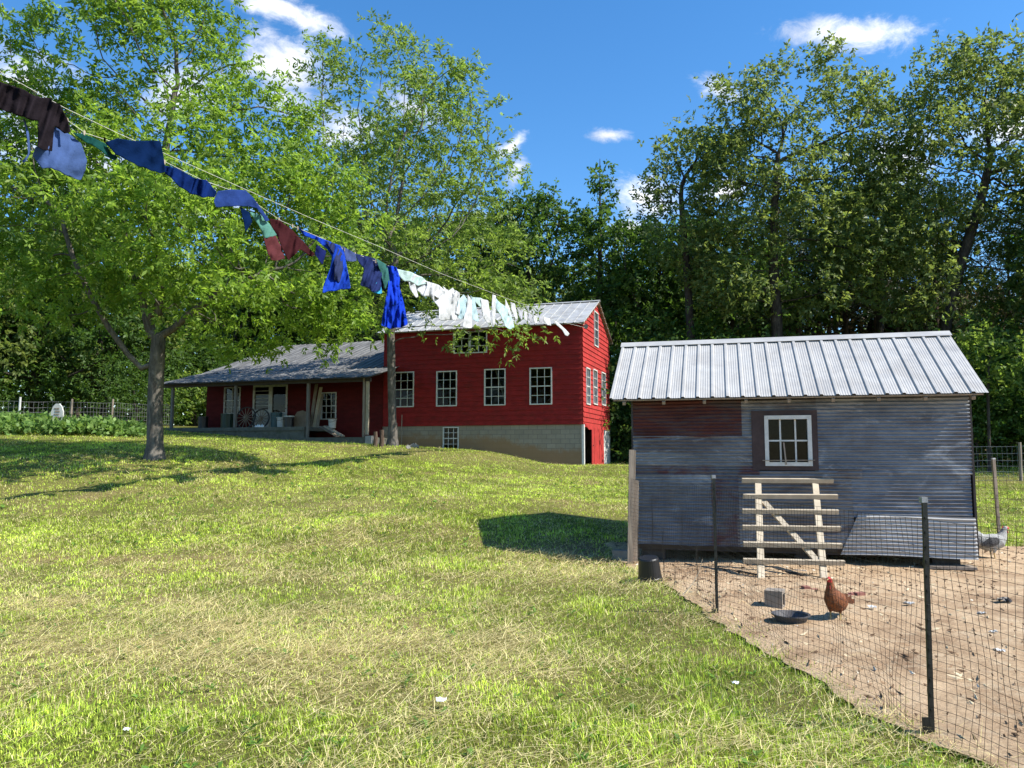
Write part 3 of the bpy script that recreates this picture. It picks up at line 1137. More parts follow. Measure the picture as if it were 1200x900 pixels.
for i, d in enumerate(DR):
    a0, a1, z0, z1 = d
    b = MB()
    b.obox(HW(a0, -.05, z0), HU * .09, HN * .09, (0, 0, z1 - z0)); b.obox(HW(a1 - .09, -.05, z0), HU * .09, HN * .09, (0, 0, z1 - z0))
    b.obox(HW(a0 + .09, -.05, z1 - .1), HU * (a1 - a0 - .18), HN * .09, (0, 0, .1))
    b.obox(HW(a0 + .09, -.03, z0 + .02), HU * (a1 - a0 - .18), HN * .06, (0, 0, .95 if i == 0 else .8))
    if i == 0:
        for q in range(5):
            b.obox(HW(a0 + .09, -.02, z0 + 1.15 + q * .18), HU * (a1 - a0 - .18), HN * .03, (0, 0, .025))
    dd = b.build('door', M['dullwhite'], house)
    g = MB(); g.add([HW(a0 + .05, .022, z0 + .7), HW(a1 - .05, .022, z0 + .7), HW(a1 - .05, .022, z1 - .05), HW(a0 + .05, .022, z1 - .05)], [(0, 1, 2, 3)])
    g.build('pane', M['glass'], dd)
    MB().lathe(HW(a0 + .05 if i else a1 - .05, -.05, z0 + 1.0), [(.001, .05), (.03, .03), (.015, 0)], 8, -HN).build('handle', M['iron'], dd)
# porch floor: upper deck and a lower slab on the right
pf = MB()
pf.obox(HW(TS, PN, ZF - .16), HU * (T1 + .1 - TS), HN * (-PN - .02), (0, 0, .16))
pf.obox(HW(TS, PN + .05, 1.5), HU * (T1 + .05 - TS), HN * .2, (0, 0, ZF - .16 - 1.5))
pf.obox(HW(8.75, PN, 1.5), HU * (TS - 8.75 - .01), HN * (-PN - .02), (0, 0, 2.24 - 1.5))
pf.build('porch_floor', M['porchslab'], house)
px_posts = [(202, 503), (276, 506), (361, 513), (430.5, 513)]
ZPE = 4.80
for i, (px, py) in enumerate(px_posts):
    t = h_front(px, 470, PN + .12)[0]
    zb_ = ZF if i < 2 else (2.05 if i == 2 else 2.35)
    m_ = M['greywood'] if i < 3 else M['palewood']
    MB().obox(HW(t - .07, PN + .06, zb_), HU * .115, HN * .115, (0, 0, ZPE - .02 - zb_)).build('porch_post', m_, house)
    if i == 3:
        MB().obox(HW(t - .32, PN - .06, 1.6), HU * .3, HN * .3, (0, 0, 2.3 - 1.6)).build('post_block', M['concrete'], house)
        MB().obox(HW(t + .08, PN + .02, 2.25), HU * .09, HN * .09, (0, 0, ZPE - 2.27)).build('porch_post', M['wood'], house)
bm = MB(); bm.obox(HW(8.7, PN + .03, ZPE - .17), HU * (T1 + .35 - 8.7), HN * .12, (0, 0, .15))
bm.build('porch_beam', M['darkwood'], house)
# porch and wing roofs
tl, tr = T1 + .45, 8.55
zk = 5.52
A = HW(tr, PN - .3, ZPE)
s1 = HW(tr, -.1, zk) - A; S1 = s1.length; s1.normalize()
n1 = HU.cross(s1); n1 = n1 if n1.z > 0 else -n1
wr = MB()
rib_roof(wr, A, HU, s1, tl - tr, S1, .34, n1, .02, wav=.012)
A2 = HW(T0 + .02, -.1, zk + .01)
RN, RZ = 6.6, 7.85
s2 = HW(T0 + .02, RN, RZ) - A2; S2 = s2.length; s2.normalize()
n2 = HU.cross(s2); n2 = n2 if n2.z > 0 else -n2
rib_roof(wr, A2, HU, s2, T1 + .3 - T0, S2, .34, n2, .02, wav=.012)
s3 = HW(T0, 13.0, 5.5) - HW(T0, RN, RZ); S3 = s3.length; s3.normalize()
n3 = HU.cross(s3); n3 = n3 if n3.z > 0 else -n3
rib_roof(wr, HW(T0 + .02, RN, RZ), HU, s3, T1 + .3 - T0, S3, .34, n3, .02)
wroof = wr.build('wing_roof', M['dappleroof'], house)
ru = MB()
ru.obox(A - n1 * .06 + HU * .05, HU * (tl - tr - .1), s1 * (S1 - .05), n1 * .04)
ru.obox(A2 - n2 * .06 + HU * .05, HU * (T1 + .2 - T0), s2 * (S2 - .05), n2 * .04)
ru.add([HW(T1 - .02, 0, 5.4), HW(T1 - .02, 9, 5.4), HW(T1 - .02, RN, RZ - .1)], [(0, 1, 2)])
ru.build('roof_boards', M['darkwood'], wroof)

# ------------------------------------------------------------------ things on the porch


def porch_at(px, py, n):
    t, z = h_front(px, py, n)
    return t


def wagon_wheel(px, n, r, label, lean=.2):
    t = porch_at(px, 492, n)
    c = HW(t, n, ZF + r * math.cos(lean) + .02)
    root = empty('wagon_wheel', HW(t, n, ZF), label, 'wheel', 'old wheels leaning on the porch')
    ax = (-HN * math.cos(lean) + Vector((0, 0, 1)) * math.sin(lean)).normalized()
    e1 = HU; e2 = ax.cross(e1)
    rim = MB(); N = 28
    for i in range(N):
        a, b = 2 * math.pi * i / N, 2 * math.pi * (i + 1) / N
        p = c + (e1 * math.cos(a) + e2 * math.sin(a)) * r; q = c + (e1 * math.cos(b) + e2 * math.sin(b)) * r
        rim.beam(p, q, .05, .055, ax)
    rim.build('rim', M['iron'], root)
    MB().lathe(c - ax * .1, [(.001, 0), (.06, 0), (.085, .06), (.085, .14), (.06, .2), (.001, .2)], 12, ax).build('hub', M['wood'], root)
    for i in range(14):
        a = 2 * math.pi * i / 14
        d = e1 * math.cos(a) + e2 * math.sin(a)
        MB().tube([c + d * .07, c + d * (r - .02)], [.02, .015], 6).build('spoke', M['wood'], root)


wagon_wheel(288, -.75, .52, 'spoked wagon wheel leaning behind the second porch post')
wagon_wheel(305.5, -.6, .46, 'smaller dark spoked wheel in front of the pale porch door')


def tub(name, px, n, r0, r1, h, mat, label, cat, lid=None, z=None):
    t = porch_at(px, 492, n)
    b = HW(t, n, ZF if z is None else z)
    root = empty(name, b, label, cat)
    MB().lathe(b, [(.001, .004), (r0, .004), (r0 + .01, .02), (r1, h), (r1 + .02, h + .005), (r1 + .02, h - .04), (r1 - .012, h - .02), (r0 - .01, .03), (.001, .03)], 18).build('shell', mat, root, smooth=False)
    hb = MB()
    pts = [b + HU * (r1 + .02) * math.cos(a) + Vector((0, 0, h - .03)) - HN * .9 * (r1 + .03) * math.sin(a) - Vector((0, 0, .12 * math.sin(a))) for a in np.linspace(0, math.pi, 9)]
    hb.tube(pts, .008, 5)
    hb.build('bail', M['iron'], root)
    if lid is not None:
        MB().lathe(b + Vector((0, 0, h + .008)), [(.001, .03), (r1 + .03, .03), (r1 + .035, -.02), (r1 + .025, -.02)], 18).build('lid', lid, root)


tub('storage_tub', 330, -1.1, .18, .22, .5, M['dullwhite'], 'pale tub standing by the porch doors', 'tub')
tub('trash_can', 338.5, -1.2, .2, .22, .52, M['black'], 'black can with a white lid right of the pale tub', 'can', M['white'])
tub('plastic_barrel', 324, -.55, .24, .26, .75, M['teal'], 'dark teal barrel beside the second pale door', 'barrel')
tub('feed_bucket', 389.5, -.9, .15, .18, .42, M['white'], 'white bucket under the right porch window', 'bucket', M['tan'], z=ZF - .02)
tub('green_drum', 266, -1.0, .27, .28, .72, M['greenplastic'], 'dark green drum below the left porch window', 'drum')
tub('dark_barrel', 238, -1.0, .22, .24, .6, M['black'], 'black barrel at the far left end of the porch', 'barrel')
# round-topped tan panel, planks leaning on the wall, boards bridging the step, small white bundle
t = porch_at(353, 480, -1.0)
pb = MB()
prof = [(-.36, 0), (.36, 0), (.40, .45), (.28, .72), (0, .82), (-.28, .76), (-.42, .5)]
vs = [HW(t - x, -1.0 + z * .12, ZF + z) for x, z in prof] + [HW(t - x, -.95 + z * .12, ZF + z) for x, z in prof]
k = len(prof)
pb.add(vs, [tuple(range(k)), tuple(range(2 * k - 1, k - 1, -1))] + [(i, i + k, (i + 1) % k + k, (i + 1) % k) for i in range(k)])
tag(pb.build('round_panel', M['tan'], None, HW(t, -1, ZF)), 'tan round-topped board leaning beside the third porch post', 'board')
for i, (xb, xt, zt, lab) in enumerate([(364, 371, 2.1, 'leftmost tall plank leaning on the porch wall'), (368, 377, 1.95, 'middle tall plank leaning on the porch wall'),
                                       (372, 379, 1.6, 'shortest plank leaning on the porch wall near the right window')]):
    tb, tt = porch_at(xb, 490, -.75), porch_at(xt, 460, -.12)
    o = MB().beam(HW(tb, -.75, ZF + .01), HW(tt, -.14 - .05 * i, ZF + zt), .16, .035, HN).build('plank', M['wood'] if i != 1 else M['palewood'], None, HW(tb, -.75, ZF))
    tag(o, lab, 'plank', 'planks leaning on the porch wall')
for i, (xa, xb, lab) in enumerate([(372, 397, 'upper grey board bridging the step in the porch floor'), (378, 404, 'lower pale board lying across the porch step')]):
    ta, tb = porch_at(xa, 500, -2.0 - .35 * i), porch_at(xb, 508, -2.0 - .35 * i)
    o = MB().beam(HW(ta, -1.7 - .4 * i, ZF + .03), HW(tb, -2.1 - .4 * i, 2.29), .22, .04).build('step_board', M['wood'] if i == 0 else M['palewood'], None, HW(tb, -2.1, 2.24))
    tag(o, lab, 'board')
t = porch_at(304, 500, -2.2)
rg = MB()
for k in range(7):
    rg.lathe(HW(t - .18 + k * .06, -2.2 + .03 * (k % 3), ZF), [(.001, .11 + .04 * (k % 2)), (.05, .09), (.07, .03), (.05, 0)], 7)
tag(rg.build('rag_bundle', M['paper'], None, HW(t, -2.2, ZF)), 'small white bundle lying on the porch edge by the wheels', 'bundle')
# stump and stones by the second tree, thin stake on the wall
for i, (px, py, r, h, lab) in enumerate([(447, 523, .1, .62, 'tall weathered stub post right of the porch corner'), (439.5, 523, .09, .55, 'short brown stub post against the porch corner block')]):
    P = on_ground(px, py)
    tag(MB().tube([P - Vector((0, 0, .1)), P + Vector((.02, 0, h * .5)), P + Vector((0, .02, h))], [r, r * .92, r * .85], 8).build('stub_post', M['barkpine'], None, P), lab, 'post')
for i, (px, py, s, lab) in enumerate([(478, 525, .12, 'grey field stone beside the farther shade tree'), (486, 524, .17, 'largest field stone below the red wall'), (497, 524, .14, 'flat field stone left of the basement window')]):
    P = on_ground(px, py)
    b = MB()
    rr = random.Random(i)
    b.lathe(P - Vector((0, 0, .04)), [(.001, s * 1.1), (s * .6, s * 1.0), (s * 1.05, s * .5), (s, 0)], 7)
    b.v = [(v[0] + rr.uniform(-.05, .05), v[1] + rr.uniform(-.05, .05), v[2] + rr.uniform(-.04, .04)) for v in b.v]
    tag(b.build('field_stone', M['fieldstone'], None, P), lab, 'stone', 'field stones by the house')
P = HW(h_front(470.5, 490, -.15)[0], -.15, 0)
z0 = gh(P.x, P.y)
tag(MB().tube([(P.x, P.y, z0 - .05), (P.x + .02, P.y, 3.3)], [.025, .02], 6).build('stake', M['wood'], None, (P.x, P.y, z0)), 'thin grey stake leaning by the red wall', 'stake')
M['casing'] = paint('brown_casing_board', (.055, .035, .032), .8, .35, 6, bump=.3)
M['dirtyblock'] = paint('soiled_concrete_block', (.22, .19, .155), .95, .25, 9, dirt=(.3, .2, .13), dirt_amt=.5, bump=.4)
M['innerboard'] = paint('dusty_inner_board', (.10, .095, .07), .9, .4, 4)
# ------------------------------------------------------------------ henhouse
KL, KR = Vector((1.87, 11.8, 0)), Vector((6.30, 10.6, 0))
KE = (KR - KL); KW = KE.length; KE = KE / KW
KN = Vector((-KE.y, KE.x, 0))
KD = 2.9


def KP(s, n, z):
    return KL + KE * s + KN * n + Vector((0, 0, z))


def k_px(px, py, n=0.0):
    P = on_plane(px, py, KP(0, n, 0), KN)
    return (P - KL).dot(KE), P.z


coop = empty('henhouse', KP(KW / 2, KD / 2, 0), 'small henhouse clad in patched corrugated tin under a bright ribbed metal roof', 'henhouse')
ZK0, ZKE, ZKR = .19, 2.40, 3.47


def corr(mb, s0, s1, z0, z1, off=0.0, amp=.011, pitch=.052, flare=0.0, cols=7, sd=0, F=KP, wob=.006):
    """sheet with horizontal corrugations on the wall plane"""
    nz = max(2, int((z1 - z0) / pitch * 6))
    rr = random.Random(sd)
    ph = rr.uniform(0, 6)
    vs = []
    for j in range(nz + 1):
        z = z0 + (z1 - z0) * j / nz
        for i in range(cols + 1):
            s = s0 + (s1 - s0) * i / cols
            w_ = wob * (math.sin(s * 3.1 + ph) + math.sin(s * 7.7 + z * 4 + ph)) * .5
            ez = rr.uniform(-.004, .004) if j in (0,) else 0
            d = -off - .012 - amp * (1 + math.sin(2 * math.pi * z / pitch)) - w_ - flare * (1 - j / nz) ** 1.2
            vs.append(F(s, d, z + ez + .004 * math.sin(s * 2.3 + ph)))
    m = cols + 1
    fs = [(j * m + i, j * m + i + 1, (j + 1) * m + i + 1, (j + 1) * m + i) for j in range(nz) for i in range(cols)]
    return mb.add(vs, fs)


def rectk(x0, y0, x1, y1):
    xm, ym = (x0 + x1) / 2, (y0 + y1) / 2
    return k_px(x0, ym)[0], k_px(x1, ym)[0], k_px(xm, y1)[1], k_px(xm, y0)[1]


WS0, WS1, WZ0, WZ1 = rectk(896, 487, 951, 546)        # white window
FS0, FS1, FZ0, FZ1 = rectk(881, 481, 958, 551)        # dark casing
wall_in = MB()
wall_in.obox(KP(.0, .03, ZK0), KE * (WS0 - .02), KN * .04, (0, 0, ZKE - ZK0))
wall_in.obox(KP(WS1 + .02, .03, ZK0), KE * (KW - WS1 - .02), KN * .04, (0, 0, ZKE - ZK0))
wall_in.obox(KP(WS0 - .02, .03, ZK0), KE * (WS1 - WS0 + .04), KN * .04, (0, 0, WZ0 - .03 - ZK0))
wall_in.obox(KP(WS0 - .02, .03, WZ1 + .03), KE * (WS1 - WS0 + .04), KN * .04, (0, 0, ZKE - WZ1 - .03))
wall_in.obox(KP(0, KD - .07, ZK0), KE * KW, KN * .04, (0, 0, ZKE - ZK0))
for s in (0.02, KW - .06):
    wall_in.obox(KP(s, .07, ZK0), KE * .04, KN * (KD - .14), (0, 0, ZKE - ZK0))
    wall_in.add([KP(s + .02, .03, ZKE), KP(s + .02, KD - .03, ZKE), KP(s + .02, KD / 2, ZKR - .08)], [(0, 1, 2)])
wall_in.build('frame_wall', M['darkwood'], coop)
SHEETS = [  # px rectangle, material, extra offset, flare
    ((742, 468, 869, 514), 'tinred', .004, 0), ((868, 468, 958, 482), 'tin1', .0, 0), ((868, 482, 881, 514), 'tin1', .0, 0),
    ((742, 511, 889, 549), 'tin1', .008, 0), ((742, 546, 890, 556), 'tinstreak', .012, 0),
    ((742, 554, 836, 638), 'tin2', .004, 0), ((834, 552, 866, 640), 'tinstreak', .010, 0),
    ((864, 552, 1000, 642), 'tin1', .005, 0), ((957, 463, 1138, 556), 'tin2', .006, 0), ((998, 553, 1138, 607), 'tin2', .002, 0),
    ((955, 550, 1010, 560), 'tin1', .011, 0)]
for i, (r4, mname, off, fl_) in enumerate(SHEETS):
    s0, s1, z0, z1 = rectk(*r4)
    s0 = max(s0, -.01); s1 = min(s1, KW + .01)
    z0 = max(z0, ZK0 + .0)
    corr(MB(), s0, s1, z0, z1, off, sd=i).build('siding_sheet', M[mname], coop)
# loose bottom sheet on the right that kicks out and catches the sun
s0, z0 = k_px(984, 641); s1, z1 = k_px(1138, 649)
z1 = k_px(1070, 604)[1]
sh = MB()
nz, cols = 66, 10
vs = []
for j in range(nz + 1):
    v = j / nz
    for i in range(cols + 1):
        u = i / cols
        sa = s0 + v * (k_px(1005, 604)[0] - s0)
        s = sa + (KW + .012 - sa) * u
        z = .165 + (z1 - .165) * v
        vs.append(KP(s, -.03 - .010 * (1 + math.sin(2 * math.pi * z / .052)) - .03 * (1 - v) ** 1.0 * (.75 + .25 * u) - .006 * math.sin(u * 9), z + .01 * math.sin(u * 5)))
m = cols + 1
sh.add(vs, [(j * m + i, j * m + i + 1, (j + 1) * m + i + 1, (j + 1) * m + i) for j in range(nz) for i in range(cols)])
lo = sh.build('siding_sheet', M['tin3'], coop)
lo['label'] = 'loose bottom sheet kicked out into the sun'
# other walls
for (F, L) in ((lambda a, d, z: KL + KN * a + KE * d + Vector((0, 0, z)), KD), (lambda a, d, z: KR + KN * a - KE * d + Vector((0, 0, z)), KD), (lambda a, d, z: KP(a, KD - d, z), KW)):
    corr(MB(), 0, L, ZK0, ZKE, 0, F=F, sd=9).build('siding_sheet', M['tin1'], coop)
MB().obox(KP(-.035, -.03, ZK0), KE * .03, KN * .1, (0, 0, ZKE - ZK0)).build('corner_trim', M['darkwood'], coop)
MB().obox(KP(KW + .006, -.036, ZK0), KE * .028, KN * .1, (0, 0, ZKE - ZK0)).build('corner_trim', M['darkwood'], coop)
# dark casing, white sash, latch bar
cs = MB()
for (a, b, c, d) in ((FS0, WS0, FZ0, FZ1), (WS1, FS1, FZ0, FZ1), (WS0, WS1, FZ0, WZ0), (WS0, WS1, WZ1, FZ1)):
    cs.obox(KP(a, -.05, c), KE * (b - a), KN * .08, (0, 0, d - c))
cs.build('window_casing', M['casing'], coop)
sw = window((WS0 + .01, WS1 - .01, WZ0 + .01, WZ1 - .01), KP, coop, 3, 2, False, 'white', -.01, .045)
lb = MB()
lb.beam(KP(WS0 - .04, -.085, WZ0 + .08), KP(WS1 + .03, -.085, WZ0 + .085), .012, .012)
lb.beam(KP(WS0 + (WS1 - WS0) * .44, -.075, WZ0 + .02), KP(WS0 + (WS1 - WS0) * .4, -.075, WZ0 + .34), .035, .02)
lb.build('window_bar', M['wood'], coop)
# inside: pale board behind the panes, floor
ins = MB()
ins.obox(KP(.1, .08, ZK0 + .0), KE * (KW - .2), KN * (KD - .2), (0, 0, .06))
ins.obox(KP(WS0 - .25, .75, WZ0 + .1), KE * .72, KN * .02, (0, 0, .75))
ins.build('inner_board', M['innerboard'], coop)
# roof
z_e = ZKE + .0
sL, sR = -.34, KW + .19
A = KP(sL, -.26, z_e)
ks = KP(sL, KD / 2, ZKR) - A; KS = ks.length; ks.normalize()
kn = KE.cross(ks); kn = kn if kn.z > 0 else -kn
rf = MB()
rib_roof(rf, A, KE, ks, sR - sL, KS, (sR - sL) / 24, kn, .022, True)
Ab = KP(sL, KD + .26, z_e)
kb = KP(sL, KD / 2, ZKR) - Ab; kb.normalize()
knb = KE.cross(kb); knb = knb if knb.z > 0 else -knb
rib_roof(rf, Ab, KE, kb, sR - sL, KS, (sR - sL) / 24, knb, .022, True)
kroof = rf.build('roof', M['newroof'], coop)
cp = MB()
cp.obox(KP(sL - .01, KD / 2, ZKR + .028), KE * (sR - sL + .02), ks * -.17, kn * .006)
cp.obox(KP(sL - .01, KD / 2, ZKR + .029), KE * (sR - sL + .02), kb * -.17, knb * .006)
cp.build('ridge_cap', M['newroof'], kroof)
rt = MB()
rt.obox(A + KE * .06 - kn * .035, KE * (sR - sL - .12), ks * (KS - .05), kn * .02)
rt.obox(Ab + KE * .06 - knb * .035, KE * (sR - sL - .12), kb * (KS - .05), knb * .02)
for i in range(9):
    s = sL + .2 + i * (sR - sL - .4) / 8
    rt.obox(KP(s, -.22, z_e - .09), KE * .045, ks * (KS * .96), kn * .05)
rt.build('roof_boards', M['wood'], kroof)
# supports under the floor
for s in (.08, KW / 2, KW - .5):
    for n in (.15, KD - .4):
        MB().obox(KP(s, n, -.1), KE * .35, KN * .22, (0, 0, .1 + ZK0 - .06)).build('pier', M['darkwood'], coop)
jo = MB()
jo.obox(KP(.03, .08, ZK0 - .05), KE * (KW - .06), KN * .06, (0, 0, .05))
jo.obox(KP(.03, KD - .2, ZK0 - .05), KE * (KW - .06), KN * .06, (0, 0, .05))
jo.build('joist', M['darkwood'], coop)
# bits stored underneath, on the right
o = MB().obox(KP(KW - .62, -.12, .02), KE * .6, KN * .3, (0, 0, .035)).build('loose_board', M['wood'], None, KP(KW - .4, 0, 0))
tag(o, 'short grey board on the dirt under the sunlit corner of the henhouse', 'board')

# ------------------------------------------------------------------ roost ladder
lad = empty('roost_ladder', on_ground(928, 681), 'pale home-made roost ladder leaning on the henhouse wall', 'ladder')
yb, yt = 9.55, 10.98


def lad_pt(px, py):
    # plane through the feet (yb at z=0) rising to the wall
    zt_ = at(920, 565, yt).z
    n = Vector((0, -zt_, yt - yb)).normalized()
    return on_plane(px, py, (0, yb, 0.0), n)


for (p, q) in (((888, 565), (892, 681)), ((955, 566), (966, 683))):
    MB().beam(lad_pt(*q) - Vector((0, 0, .02)), lad_pt(*p), .085, .04, (0, -1, .6)).build('leg', M['palewood'], lad)
MB().beam(lad_pt(895, 587) + Vector((0, .035, -.0)), lad_pt(960, 659) + Vector((0, .035, 0)), .075, .03, (0, -1, .6)).build('brace', M['palewood'], lad)
for (x0, y0, x1, y1) in ((868.5, 564.5, 975, 565), (870, 583, 980, 583.5), (869, 600.5, 981, 601.5), (869, 619.5, 983.5, 621), (870, 639, 985, 641), (870, 658.5, 988, 661)):
    MB().beam(lad_pt(x0, y0) + Vector((0, -.042, .02)), lad_pt(x1, y1) + Vector((0, -.042, .02)), .04, .06, (0, -.3, 1)).build('rail', M['palewood'], lad)

# ------------------------------------------------------------------ chicken yard fence


def net(mb, P, top, spacing, rows, r, sides=3, wav=.012, sag=.03, rnd=None, bottom=.02):
    """P: ground polyline; rows: heights of the horizontal wires"""
    rnd = rnd or random.Random(3)
    cum = [0]
    for a, b in zip(P[:-1], P[1:]):
        cum.append(cum[-1] + (Vector(b) - Vector(a)).length)
    L = cum[-1]

    def pos(s, hgt):
        s = min(max(s, 0), L)
        k = max(i for i in range(len(P) - 1) if cum[i] <= s + 1e-9)
        f = (s - cum[k]) / (cum[k + 1] - cum[k])
        a, b = Vector(P[k]), Vector(P[k + 1])
        p = a.lerp(b, f)
        g = gh(p.x, p.y)
        nrm = Vector((-(b - a).y, (b - a).x, 0)).normalized()
        belly = math.sin(math.pi * f)
        off = wav * (math.sin(s * 4.3 + hgt * 5) + math.sin(s * 9.1 - hgt * 3)) * (1.6 - hgt)
        return Vector((p.x, p.y, g + bottom + hgt - sag * belly * (hgt / top) + .012 * math.sin(s * 3.3 + hgt))) + nrm * off
    nvw = int(L / spacing)
    hs_ = np.linspace(0, top, 6)
    for i in range(nvw + 1):
        s = i * L / nvw
        mb.tube([pos(s + .008 * math.sin(h * 11 + i), h) for h in hs_], r, sides, False)
    for h in rows:
        n = max(2, int(L / .16))
        mb.tube([pos(i * L / n, h) for i in range(n + 1)], r, sides, False)
    return mb


pA = Vector((1.76, 11.45, 0)); pB = Vector((1.985, 7.6, 0)); pC = Vector((2.40, 4.55, 0)); pD = Vector((2.98, 1.9, 0)); pE = Vector((4.2, -1.5, 0))
yard = empty('yard_fence', pB, 'dark wire netting fence on slim steel posts round the dirt chicken yard', 'fence')
nb = MB()
net(nb, [pA, pB, pC, pD, pE], 1.22, .052, list(np.linspace(0, 1.22, 24)), .0014, wav=.02, sag=.05)
nb.build('netting', M['wire'], yard)


def steel_post(base, top_px, hgt, par, plate=True):
    a = Vector(base)
    tp = at(top_px[0], top_px[1], a.y)
    mb = MB()
    d = (tp - a)
    s = Vector((1, 0, 0)); f = Vector((0, 1, 0))
    mb.obox(a - s * .014 - f * .003 - Vector((0, 0, .15)), s * .028, f * .006, d + Vector((0, 0, .15)))
    mb.obox(a - s * .003 + f * .003 - Vector((0, 0, .15)), s * .006, f * .03, d + Vector((0, 0, .15)))
    for k in range(14):
        mb.obox(a + d * ((k + 1.5) / 16) - s * .006 - f * .010, s * .012, f * .007, (0, 0, .012))
    p = mb.build('steel_post', M['post'], par)
    MB().obox(tp - s * .018 - f * .004 - d.normalized() * .03, s * .036, f * .036, d.normalized() * .032).build('post_tip', M['galvwire'], p)
    if plate:
        MB().obox(a - s * .055 - f * .006 - Vector((0, 0, .05)), s * .055, f * .004, Vector((0, 0, .14))).build('anchor_plate', M['post'], p)
    return p


steel_post(pB, (836.5, 557), 1.37, yard)
steel_post(pC, (1083.5, 583), 1.34, yard)
steel_post((pD.x, pD.y, 0), (1760, 640), 1.3, yard)
# weathered corner post of two boards
cpst = MB()
base = Vector((1.72, 11.42, -.05)); tp = at(740, 527, 11.42)
cpst.obox(base - Vector((.03, 0, 0)), (.075, 0, 0), (0, .05, 0), tp - base)
cpst.obox(base + Vector((.05, .02, 0)), (.02, 0, 0), (0, .09, 0), (tp - base) * .995)
cpst.build('wooden_post', M['wood'], yard)
MB().obox(base + Vector((.078, .05, .05)), (.05, 0, 0), (0, .05, 0), (tp - base) * .7).build('wooden_post', M['wood'], yard)

# welded fence behind the yard on the right
pF, pG, pH = Vector((5.7, 13.7, 0)), Vector((8.5, 13.45, 0)), Vector((16, 12.8, 0))
bf = empty('field_fence', pG, 'wide-mesh wire fence behind the henhouse with one leaning steel post', 'fence')
nb = MB()
net(nb, [pF, pG, pH], 1.15, .115, [0, .1, .2, .32, .46, .62, .78, .96, 1.15], .0022, wav=.006)
nb.build('netting', M['wire'], bf)
P = on_ground(1172, 638)
q = MB()
tpp = at(1164, 537, P.y)
q.obox(P - Vector((.025, .02, .1)), (.05, 0, 0), (0, .04, 0), tpp - P + Vector((0, 0, .1)))
pp = q.build('steel_post', M['wood'], bf)
MB().obox(tpp - Vector((.027, .022, .02)), (.054, 0, 0), (0, .044, 0), (0, 0, .025)).build('post_tip', M['dullwhite'], pp)
# far fence on the right at the edge of the wood
ff = empty('woods_fence', Vector((18, 27, gh(18, 27))), 'far wire fence in shade at the edge of the wood behind the henhouse', 'fence')
far = [Vector((9, 28, 0)), Vector((14, 27.5, 0)), Vector((17.9, 27.2, 0)), Vector((26, 26.8, 0))]
nb = MB()
net(nb, far, 1.2, .17, [0, .15, .3, .5, .7, .95, 1.2], .004, wav=.004)
nb.build('netting', M['galvwire'], ff)
for p in far:
    g = gh(p.x, p.y)
    MB().tube([(p.x, p.y, g - .1), (p.x + .03, p.y, g + 1.35)], [.055, .05], 7).build('wooden_post', M['wood'], ff)
# fence along the garden on the left
lf = empty('garden_fence', Vector((-20, 33.5, gh(-20, 33.5))), 'pale woven wire fence behind the vine garden', 'fence')
ga = [at(x, 490, Y) for x, Y in ((-120, 31.5), (22, 32.5), (83, 34.5), (131, 37), (200, 42))]
ga = [Vector((p.x, p.y, 0)) for p in ga]
nb = MB()
net(nb, ga, 1.15, .2, [.1, .3, .5, .7, .9, 1.15], .0045, wav=.004)
nb.build('netting', M['galvwire'], lf)
for i, p in enumerate(ga):
    g = gh(p.x, p.y)
    MB().tube([(p.x, p.y, g - .1), (p.x + .02, p.y, g + (1.35 if i != 2 else 1.3))], [.05, .045], 7).build('fence_post', M['dullwhite'] if i == 1 else M['wood'], lf)

# ------------------------------------------------------------------ small things in and near the yard


def cinder(P, w, h, l, ang, label, name='cinder_block', mat='dirtyblock', tilt=0.0):
    mb = MB()
    # hollow block: four walls round one open cell, the cell axis along local x
    wt_ = .035
    for (y0_, y1_, z0_, z1_) in ((0, l, 0, wt_), (0, l, h - wt_, h), (0, wt_, wt_, h - wt_), (l - wt_, l, wt_, h - wt_)):
        mb.box(0, w, y0_, y1_, z0_, z1_)
    mb.box(w * .45, w * .55, wt_, l - wt_, wt_, h - wt_)
    c, s = math.cos(ang), math.sin(ang)
    mb.v = [(P.x + x * c - y * s, P.y + x * s + y * c, P.z + z + x * tilt) for x, y, z in mb.v]
    o = mb.build(name, M[mat], None, P)
    return tag(o, label, 'block')


Pc = on_ground(896, 714)
cinder(Pc + Vector((0.0, .0, .0)), .17, .185, .19, R(-28), 'hollow concrete block standing on the dirt behind the black feed pan', tilt=0)
Pc = on_ground(717.5, 655)
cinder(Pc + Vector((.0, 0, -.02)), .3, .15, .16, -.42, 'pale hollow block lying at the foot of the corner post')
# feed pan
P = on_ground(928, 732) + Vector((0, .02, .01))
fp = MB().lathe(P, [(.001, .004), (.115, .002), (.128, .01), (.158, .078), (.172, .084), (.172, .074), (.168, .072)], 28)
pan = fp.build('feed_pan', M['rubber'], None, P, smooth=False)
fi = MB().lathe(P, [(.001, .016), (.112, .014), (.15, .080), (.158, .0785)], 28).build('inner_face', M['rubber'], pan)
tag(pan, 'shallow black rubber feed pan on the dirt beside the brown hen', 'pan')
